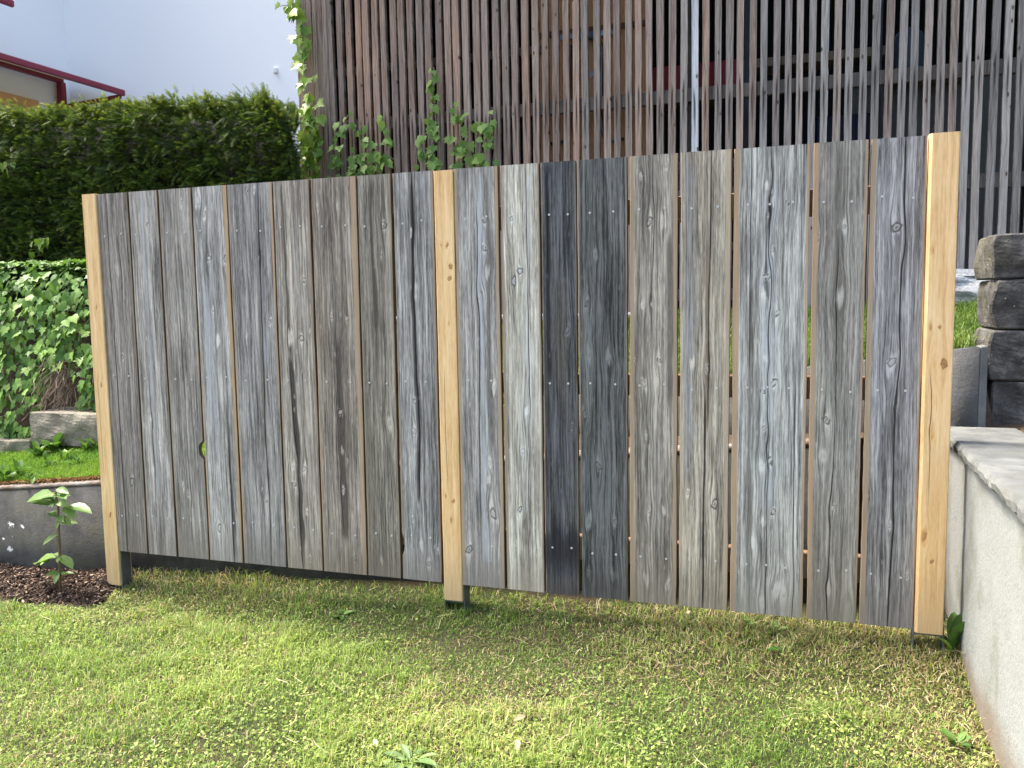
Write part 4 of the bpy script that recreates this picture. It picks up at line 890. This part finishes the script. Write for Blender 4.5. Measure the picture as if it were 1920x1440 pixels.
q = atz(1815, 1385, -.12); weed('plantain', (q[0]-.03, q[1], float(ground_z(q[0], q[1]))), 7, .06, 'pale green plantain growing against the foot of the side wall', 'weed', flat=.8, rise=.6, up=.02)
for (X, Y, nl, s_, lb) in [(4.16, .30, 9, .05, 'tiny seedling patch in the soil against the black blocks'), (4.30, .12, 8, .19, 'large pale leaf plant on the soil beside the coping'), (4.17, .02, 10, .09, 'tuft of narrow leaves hanging by the coping edge')]:
    weed('garden_plant', (X, Y, slab_z(Y)), nl, s_, lb, 'plant', rise=.9, flat=.6, up=.03, tmpl=STRAP if s_ == .09 else OVAL, mat=leafmat('garden_leaf', (.11, .22, .05), (.26, .36, .10), .35, .45, obj=True))
# fallen leaves and twigs on the lawn
M_DEAD = leafmat('dead_leaf', (.30, .19, .09), (.55, .47, .33), .15, .8, obj=True)
for i, (px, py, s_) in enumerate([(984, 1310, .045), (970, 1355, .04), (740, 1420, .05), (840, 1418, .04), (700, 1350, .03), (1290, 1168, .03)]):
    q = atz(px, py, -.10); R = basis(np.array([[random.uniform(-.4, .4), -.3, 1]]), np.array([[random.uniform(-1, 1), random.uniform(-1, 1), .2]]))[0]
    o = link('fallen_leaf', tmesh(OVAL, 'fallen_leaf'), M_DEAD); o.matrix_world = Matrix.Translation((q[0], q[1], float(ground_z(q[0], q[1]))+.028)) @ Matrix([list(map(float, a)) for a in R]).to_4x4() @ Matrix.Scale(s_, 4)
    tag(o, 'curled pale dead leaf lying on the lawn', 'leaf', 'dead leaves on the lawn')
q = atz(1440, 1222, -.10); o = link('fallen_leaf', tmesh(OVAL, 'fallen_leaf'), leafmat('green_leaf', (.04, .12, .02), (.06, .16, .03), .2, .4, obj=True))
o.matrix_world = Matrix.Translation((q[0], q[1], float(ground_z(q[0], q[1]))+.03)) @ Matrix.Rotation(-1.0, 4, 'Z') @ Matrix.Rotation(.3, 4, 'X') @ Matrix.Scale(.06, 4)
tag(o, 'dark green fallen leaf on the lawn below the wide plank', 'leaf')

# ------------------------------------------------------------------ yew hedge
M_YEW = leafmat('yew_needles', None, None, .25, .5, tint=True, spec=.3)
hedge = empty('yew_hedge', (-1.2, 1.95, 1.45), 'long clipped yew hedge with yellow green tips, in front of the white house', 'hedge')
HX0, HX1, HYF, HYB = -4.6, 0.16, 1.50, 2.28
def hedge_top(x): return 2.60-0.042*(np.asarray(x)-0.1)+.03*(vnoise(np.asarray(x)*2.2, 3.)-.5)-.30*np.clip((np.asarray(x)+.10)/.3, 0, 1)**2.2
def hedge_face(x, z): return HYF+.09*(vnoise(x*2.1+5, z*2.1)-.5)+.06*(vnoise(x*6, z*6+2)-.5)+.06*np.clip((z-2.3)/.4, 0, 1)**2
def hedge_end(y): return .19-.62*(np.asarray(y)-1.5)
def core():  # dark backing sheet standing in for the shaded hedge inside, not modelled branches
    xs = np.linspace(HX0, HX1-.04, 60); zs = np.linspace(1.0, 1, 2); v = []; f = []
    prof = 10
    for x_ in xs:
        zt = float(hedge_top(x_))-.06
        for j in range(prof):
            t = j/(prof-1); z_ = 1.15+(zt-1.15)*min(1, t/.7) ; y_ = float(hedge_face(x_, z_))+.14+.10*max(0, (z_-zt+.12)/.12)+(max(0, t-.7)/.3)*.5; x_e = min(x_, hedge_end(y_)-.05)
            v.append((x_e, y_, z_))
    for i in range(len(xs)-1):
        for j in range(prof-1): f.append((i*prof+j, (i+1)*prof+j, (i+1)*prof+j+1, i*prof+j+1))
    return npmesh('dark_core', np.array(v), np.array(f), smooth=True)
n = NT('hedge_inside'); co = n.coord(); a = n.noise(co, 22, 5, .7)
M_HIN = n.done(n.bsdf(n.mix(n.ss(a, .4, .7), (.005, .009, .003), (.018, .022, .009)), .95, n.bump(a, 1, .05)))  # green-black colour carries the shade inside the hedge
co_ = core(); co_.materials.append(M_HIN); link('dark_core', co_, None, hedge)
def yew(N, pos, out, top, rng):
    """N sprays: stem along d, flat needles on both sides"""
    K = 10; L = .042+.055*rng.random(N); d = out+rng.normal(0, .36, (N, 3)); d[:, 2] += .25*rng.random(N)+.4*top; d /= np.linalg.norm(d, axis=1, keepdims=True)
    up = rng.normal(0, .45, (N, 3))+np.array([[0, -.35, 1.0]]); s_ = np.cross(d, up); s_ /= np.linalg.norm(s_, axis=1, keepdims=True); nn = np.cross(s_, d)
    t = (np.arange(K)+.5)/K
    stem = pos[:, None]+d[:, None]*(L[:, None]*t[None])[..., None]-np.array([0, 0, 1.])*(L[:, None]*.30*(1-top[:, None])*t[None]**2)[..., None]
    nl = (.016+.010*rng.random((N, 1)))*(1-.55*t[None]**2.5); V = []; T = []
    b = d[:, None]*.0021*(1+.4*rng.random((N, K))[..., None])
    young = np.clip(rng.random(N)*.75+.55*top+.25*(vnoise(pos[:, 0]*2.5, pos[:, 2]*3)-.5), 0, 1)
    base = tints(np.clip(rng.random(N)*.8, 0, 1), rng, (.026, .050, .013), (.058, .098, .021), (.094, .148, .030)); tipc = tints(young, rng, (.062, .115, .021), (.15, .21, .035), (.29, .32, .060))
    mixk = sstep(.25, .85, t)[None, :, None]*(.35+.65*young)[:, None, None]; cc = base[:, None]*(1-mixk)+tipc[:, None]*mixk
    for sg in (1, -1):
        tipv = stem+s_[:, None]*(sg*nl)[..., None]*.86+d[:, None]*(nl*.55)[..., None]+nn[:, None]*(nl*.12*rng.normal(0, 1, (N, 1)))[..., None]
        V.append(np.stack([stem-b, stem+b, tipv], 2)); T.append(np.repeat(cc[:, :, None], 3, 2))
    V = np.stack(V, 2).reshape(-1, 3); T = np.stack(T, 2).reshape(-1, 3)
    return V, np.arange(len(V)).reshape(-1, 3), T
rg = np.random.default_rng(21)
NT_ = 3300; PT = 7; N1 = NT_*PT; xc = rg.uniform(-3.3, HX1, NT_); ztc = hedge_top(xc); zc_ = 1.25+(ztc-1.25)*rg.random(NT_)**.9
dep = rg.random(NT_)**1.3*.13-.035-(vnoise(xc*7+3, zc_*7)-.5)*.06; od = np.stack([rg.normal(0, .5, NT_), np.full(NT_, -1.), rg.normal(.25, .45, NT_)], 1)
rp = lambda a_: np.repeat(a_, PT, 0)
x = rp(xc)+rg.normal(0, .022, N1); z = rp(zc_)+rg.normal(0, .022, N1); zt = rp(ztc)
p1 = np.stack([x, rp(hedge_face(xc, zc_)+dep)+rg.normal(0, .016, N1), z], 1); o1 = rp(od); t1 = sstep(.16, 0, zt-z)*.7
N2 = 6500; x2 = rg.uniform(-3.3, HX1, N2); y2 = rg.uniform(HYF+.02, HYB, N2); x2 = np.minimum(x2, hedge_end(y2)-.04*rg.random(N2)); p2 = np.stack([x2, y2, hedge_top(x2)-.03-.06*rg.random(N2)+.02*(vnoise(x2*8, y2*8)-.5)], 1); o2 = np.tile(np.array([[0, -.15, 1.]]), (N2, 1)); t2 = np.full(N2, .55)
N3 = 2600; z3 = rg.uniform(1.3, 2.55, N3); y3 = rg.uniform(HYF, HYB, N3); p3 = np.stack([hedge_end(y3)-.04+.08*(vnoise(y3*5, z3*5)-.5)-.10*rg.random(N3)**2-.12*np.clip((z3-2.25)/.3, 0, 1)**2, y3, z3], 1); o3 = np.tile(np.array([[1., -.2, .1]]), (N3, 1)); t3 = sstep(.25, 0, hedge_top(p3[:, 0])-z3)*.4
V, F, T = yew(N1+N2+N3, np.concatenate([p1, p2, p3]), np.concatenate([o1, o2, o3]), np.concatenate([t1, t2, t3]), rg)
fo = link('foliage', npmesh('foliage', V, F, T), M_YEW, hedge); fo['kind'] = 'stuff'

# ------------------------------------------------------------------ ivy bank below the hedge
M_IVY = leafmat('ivy_leaf', (.075, .175, .030), (.19, .32, .055), .32, .5, obj=True, spec=.25)
M_IVYT = leafmat('ivy_leaf_mass', None, None, .30, .5, tint=True, spec=.25)
ivy = empty('ivy_bank', (-1.4, 1.05, .45), 'dense ivy covering the bank between the stone blocks and the hedge', 'ivy')
rg = np.random.default_rng(33)
def ivy_surface(s_, x): # s 0 at the foot .. 1 at the top edge, then back over the top
    bulge = .10*(vnoise(x*2.2, s_*3)-.5)+.05*(vnoise(x*6, s_*8)-.5)
    yy = .80+.5*np.minimum(s_, 0)*-.2+.42*np.clip(s_, 0, 1)**1.6+.45*np.clip(s_-1, 0, 1); zz = .52+.9*np.minimum(s_, 0)+1.02*np.clip(s_, 0, 1)**.85+.04*np.clip(s_-1, 0, 1)+.05*(vnoise(x*3, 1.)-.5)
    return yy-bulge, zz
def ivy_set(N, x0, x1, lay, smin=.02):
    x = rg.uniform(x0, x1, N); s_ = rg.uniform(smin, 1.35, N); yy, zz = ivy_surface(s_, x); d = rg.random(N)*lay
    # bare spot where dead stems show
    q = aty(120, 735, .84); hole = (np.abs(x-q[0])/.14)**2+(np.abs(zz-q[2])/.15)**2 < 1
    k = ~(hole & (s_ < .6)); x, s_, yy, zz, d = x[k], s_[k], yy[k], zz[k], d[k]; N = len(x)
    top = sstep(.75, 1.05, s_)
    nr = np.stack([rg.normal(0, .35, N), -1.0+.75*top+rg.normal(0, .25, N), .45+.6*top+rg.normal(0, .3, N)], 1)
    tip = np.stack([rg.normal(0, .55, N), -.45+rg.normal(0, .3, N), np.full(N, -.8)], 1)
    pos = np.stack([x, yy-.05+d, zz+.03-.5*d], 1)
    return pos, basis(nr, tip), .036+.040*rg.random(N)
pv, R, sc_ = ivy_set(5200, -3.1, .75, .11, -.12)
tt = tints(rg.random(len(pv)), rg, (.052, .125, .024), (.11, .22, .040), (.19, .32, .060)); hf = len(pv)//2
V1, F1, T1 = scatter(IVY[0], IVY[1], pv[:hf], R[:hf], sc_[:hf], tt[:hf]); V2, F2, T2 = scatter(IVY2[0], IVY2[1], pv[hf:], R[hf:], sc_[hf:], tt[hf:])
fo = link('leaf_mass', npmesh('leaf_mass', np.concatenate([V1, V2]), np.concatenate([F1, F2+len(V1)]), np.concatenate([T1, T2])), M_IVYT, ivy); fo['kind'] = 'stuff'
pv, R, sc_ = ivy_set(330, -2.15, -.62, .015, .08); pv, R, sc_ = pv[:296], R[:296], sc_[:296]*1.08
leaf_objects('leaf', IVY, pv[:170], R[:170], sc_[:170], M_IVY, ivy); leaf_objects('leaf', IVY2, pv[170:], R[170:], sc_[170:], M_IVY, ivy)
M_TWIG = plain('dry_vine', (.23, .17, .125), .9, 0, .4, 30, .3)
tw = MB(); q0 = aty(118, 735, .84)
for i in range(70):
    a = Vector((q0[0]+random.gauss(0, .07), .88+random.uniform(-.06, .03), q0[2]+.14+random.gauss(0, .05))); pts = [a]
    for j in range(4): pts.append(pts[-1]+Vector((random.gauss(-.01, .028), random.gauss(-.018, .02), -.055+random.gauss(0, .025))))
    tw.tube(pts, random.uniform(.0012, .003), 4)
o = tw.build('dry_stems', M_TWIG, ivy); o['kind'] = 'stuff'
tw = MB()
for i in range(26):
    xx = random.uniform(-2.3, -.6); s0 = random.uniform(0, .5); pts = []
    for j in range(5):
        yy, zz = ivy_surface(np.array(s0+j*.09), np.array(xx)); pts.append((xx, float(yy)+random.uniform(-.04, .03), float(zz))); xx += random.gauss(0, .05)
    tw.tube(pts, random.uniform(.0015, .0035), 4)
o = tw.build('vine_stems', M_TWIG, ivy); o['kind'] = 'stuff'

# ------------------------------------------------------------------ ivy climbing on the shed
M_IVYL = leafmat('ivy_young', (.13, .25, .03), (.27, .38, .05), .42, .42, obj=True, spec=.4)
M_IVYD = leafmat('ivy_plain_green', (.12, .23, .055), (.25, .38, .09), .35, .5, obj=True, spec=.25)  # less yellow green than the corner ivy
def vine(strands, label, mat, size, dens, spread, yoff=.06, seed=1, nm='climbing_ivy', grp=None):
    rr = np.random.default_rng(seed); Yv = SLAT_Y-yoff; q = aty(*strands[0][0], Yv)
    e = empty(nm, (float(q[0]), Yv, float(q[2])), label, 'ivy', grp); stem = MB(); P_ = []
    for st_ in strands:
        pts = [aty(px, py, Yv) for px, py in st_]; stem.tube([Vector(p_)+Vector((0, random.uniform(.01, .03), 0)) for p_ in pts], .0028, 5)
        for (a, b) in zip(pts[:-1], pts[1:]):
            k_ = max(1, int(np.linalg.norm(b-a)*dens)); 
            for t_ in rr.random(k_): P_.append(a+(b-a)*t_+np.array([rr.normal(0, spread), -abs(rr.normal(0, .02)), rr.normal(0, spread*.6)]))
    P_ = np.array(P_); N = len(P_)
    nr = np.stack([rr.normal(0, .4, N), np.full(N, -1.), .35+rr.normal(0, .35, N)], 1); tip = np.stack([rr.normal(0, .6, N), np.full(N, -.3), np.full(N, -.8)], 1)
    h_ = N//2; s_ = size*(.65+.65*rr.random(N)); R_ = basis(nr, tip)
    leaf_objects('leaf', IVY, P_[:h_], R_[:h_], s_[:h_], mat, e); leaf_objects('leaf', IVY2, P_[h_:], R_[h_:], s_[h_:], mat, e)
    o = stem.build('stem', M_TWIG, e); o['kind'] = 'stuff'
    return e
vine([[(585, 350), (578, 290), (582, 240), (572, 190), (570, 140), (566, 90), (562, 30), (550, 5)], [(570, 340), (575, 300), (585, 250), (590, 215)], [(600, 345), (592, 290), (598, 240), (590, 200)]],
     'bright yellow green ivy climbing the corner post of the shed beside the hedge', M_IVYL, .085, 42, .042, seed=4)
vine([[(560, 120), (556, 60), (556, -20)], [(560, 5), (530, 8), (515, 12)]], 'loose ivy shoots hanging off the upper shed corner against the white house', M_IVYL, .07, 17, .03, seed=5)
vine([[(650, 345), (660, 310), (680, 290), (690, 270)], [(690, 345), (705, 300), (720, 285), (738, 300)], [(636, 340), (632, 300), (640, 250), (650, 215)], [(675, 330), (672, 270), (676, 225)], [(722, 330), (726, 260), (722, 215)]],
     'ivy shoots fanning up the shed slats between the bright corner ivy and the middle post', M_IVYD, .064, 44, .034, seed=6)
vine([[(815, 345), (818, 290), (815, 230), (812, 180), (812, 125)], [(790, 320), (796, 250)]], 'single upright ivy shoot on the slats above the middle fence post', M_IVYD, .062, 44, .024, seed=7)
vine([[(855, 330), (858, 280), (862, 235), (855, 195)], [(880, 330), (882, 260), (876, 215)], [(920, 325), (925, 280), (920, 230), (916, 205)], [(905, 325), (910, 260), (915, 210)]],
     'ivy patch of several thin shoots on the slats behind the pale whitish board', M_IVYD, .062, 36, .030, seed=8)
# pale slipped leaf shoots on the hedge face
vine([[(75, 470), (90, 450), (70, 445)], [(70, 480), (62, 455)]], 'light green ivy sprig pushing out of the hedge face', M_IVYL, .07, 26, .02, yoff=SLAT_Y-1.42, seed=9)
vine([[(20, 330), (10, 305), (28, 300)]], 'leafy shoot sticking out of the hedge high above the ivy bank', M_IVYL, .07, 26, .03, yoff=SLAT_Y-1.42, seed=10)

# ------------------------------------------------------------------ young tree in the mulch bed
g0 = aty(111, 1088, -.10); sx, sy = float(g0[0]), -.10; gz = float(bed_z(np.array([sx]), np.array([sy]))[0])
sap = empty('sapling', (sx, sy, gz), 'young leafy sapling staked in the mulch before the dark wall', 'sapling')
def sp_(px, py, Y=sy): q = aty(px, py, Y); return Vector((float(q[0]), Y, float(q[2])))
tk = [sp_(111, 1092), sp_(112, 1040), sp_(110, 985), sp_(109, 950), sp_(105, 925), sp_(104, 915)]; tk[0].z = gz-.03
MB().tube(tk, [.0075, .007, .0062, .0055, .004, .002], 8).build('stem', plain('sapling_bark', (.14, .10, .06), .85, 0, .4, 60, .4), sap, smooth=True)
M_SAP = leafmat('sapling_leaf', (.085, .18, .035), (.20, .31, .065), .38, .42, obj=True, spec=.4)
LV = [((108, 935), (48, 938)), ((106, 930), (45, 948)), ((108, 945), (66, 970)), ((108, 940), (100, 955)), ((106, 925), (88, 918)), ((104, 918), (120, 911)), ((105, 920), (126, 922)), ((120, 950), (178, 948)),
      ((118, 950), (137, 958)), ((110, 965), (95, 975)), ((112, 960), (128, 955)), ((112, 970), (130, 975)), ((110, 978), (150, 988)), ((112, 985), (135, 985)), ((110, 1000), (84, 1028)), ((111, 1005), (92, 1005)),
      ((108, 1045), (54, 1035)), ((98, 1050), (54, 1048)), ((96, 1052), (66, 1066)), ((92, 1050), (74, 1058)), ((112, 1075), (86, 1082)), ((113, 1078), (140, 1070)), ((114, 1078), (132, 1082)), ((110, 940), (85, 935)), ((108, 932), (70, 925)), ((112, 972), (120, 992))]
for _ in range(26):
    u_ = random.choice([(107, 940), (110, 970), (108, 930), (112, 1045), (111, 1075)]); an = random.uniform(0, 6.28); LV.append((u_, (u_[0]+random.uniform(14, 30)*math.cos(an), u_[1]+12*math.sin(an))))
pos = []; nr = []; tip = []; sc_ = []
for a, b in LV:
    A = sp_(*a); Bp = sp_(*b, sy+random.uniform(-.06, .06)); d = Bp-A; pos.append(A+d*.12); tip.append(d); sc_.append(d.length*.95+.012); nr.append((random.uniform(-.3, .3), -.35+random.uniform(-.3, .3), 1.0))
leaf_objects('leaf', OVAL, np.array([tuple(p_) for p_ in pos]), basis(np.array(nr), np.array([tuple(t_) for t_ in tip])), np.array(sc_)*.72, M_SAP, sap)

# ------------------------------------------------------------------ moss along the top of the low wall
x = RNG.uniform(-2.6, .3, 9000); y = ledge_y(x)+.035+.085*RNG.random(len(x))**.7; keep = RNG.random(len(x)) < sstep(.02, .06, y-ledge_y(x)-.03*vnoise(x*9, 1.)); x, y = x[keep], y[keep]; N = len(x)
V, F, T = scatter(CH, CF, np.stack([x, y, ledge_z(x)+.004+.014*RNG.random(N)], 1), basis(np.stack([RNG.normal(0, .7, N), RNG.normal(0, .7, N), np.ones(N)], 1), RNG.normal(0, 1, (N, 3))), .006+.014*RNG.random(N)**2,
                  tints(RNG.random(N), RNG, (.030, .015, .008), (.095, .042, .014), (.17, .085, .025), (.20, .15, .06)))
o = link('moss', npmesh('moss', V, F, T), M_MULCH); tag(o, 'rusty brown moss and soil along the top edge of the low wall', 'moss', kind='stuff')
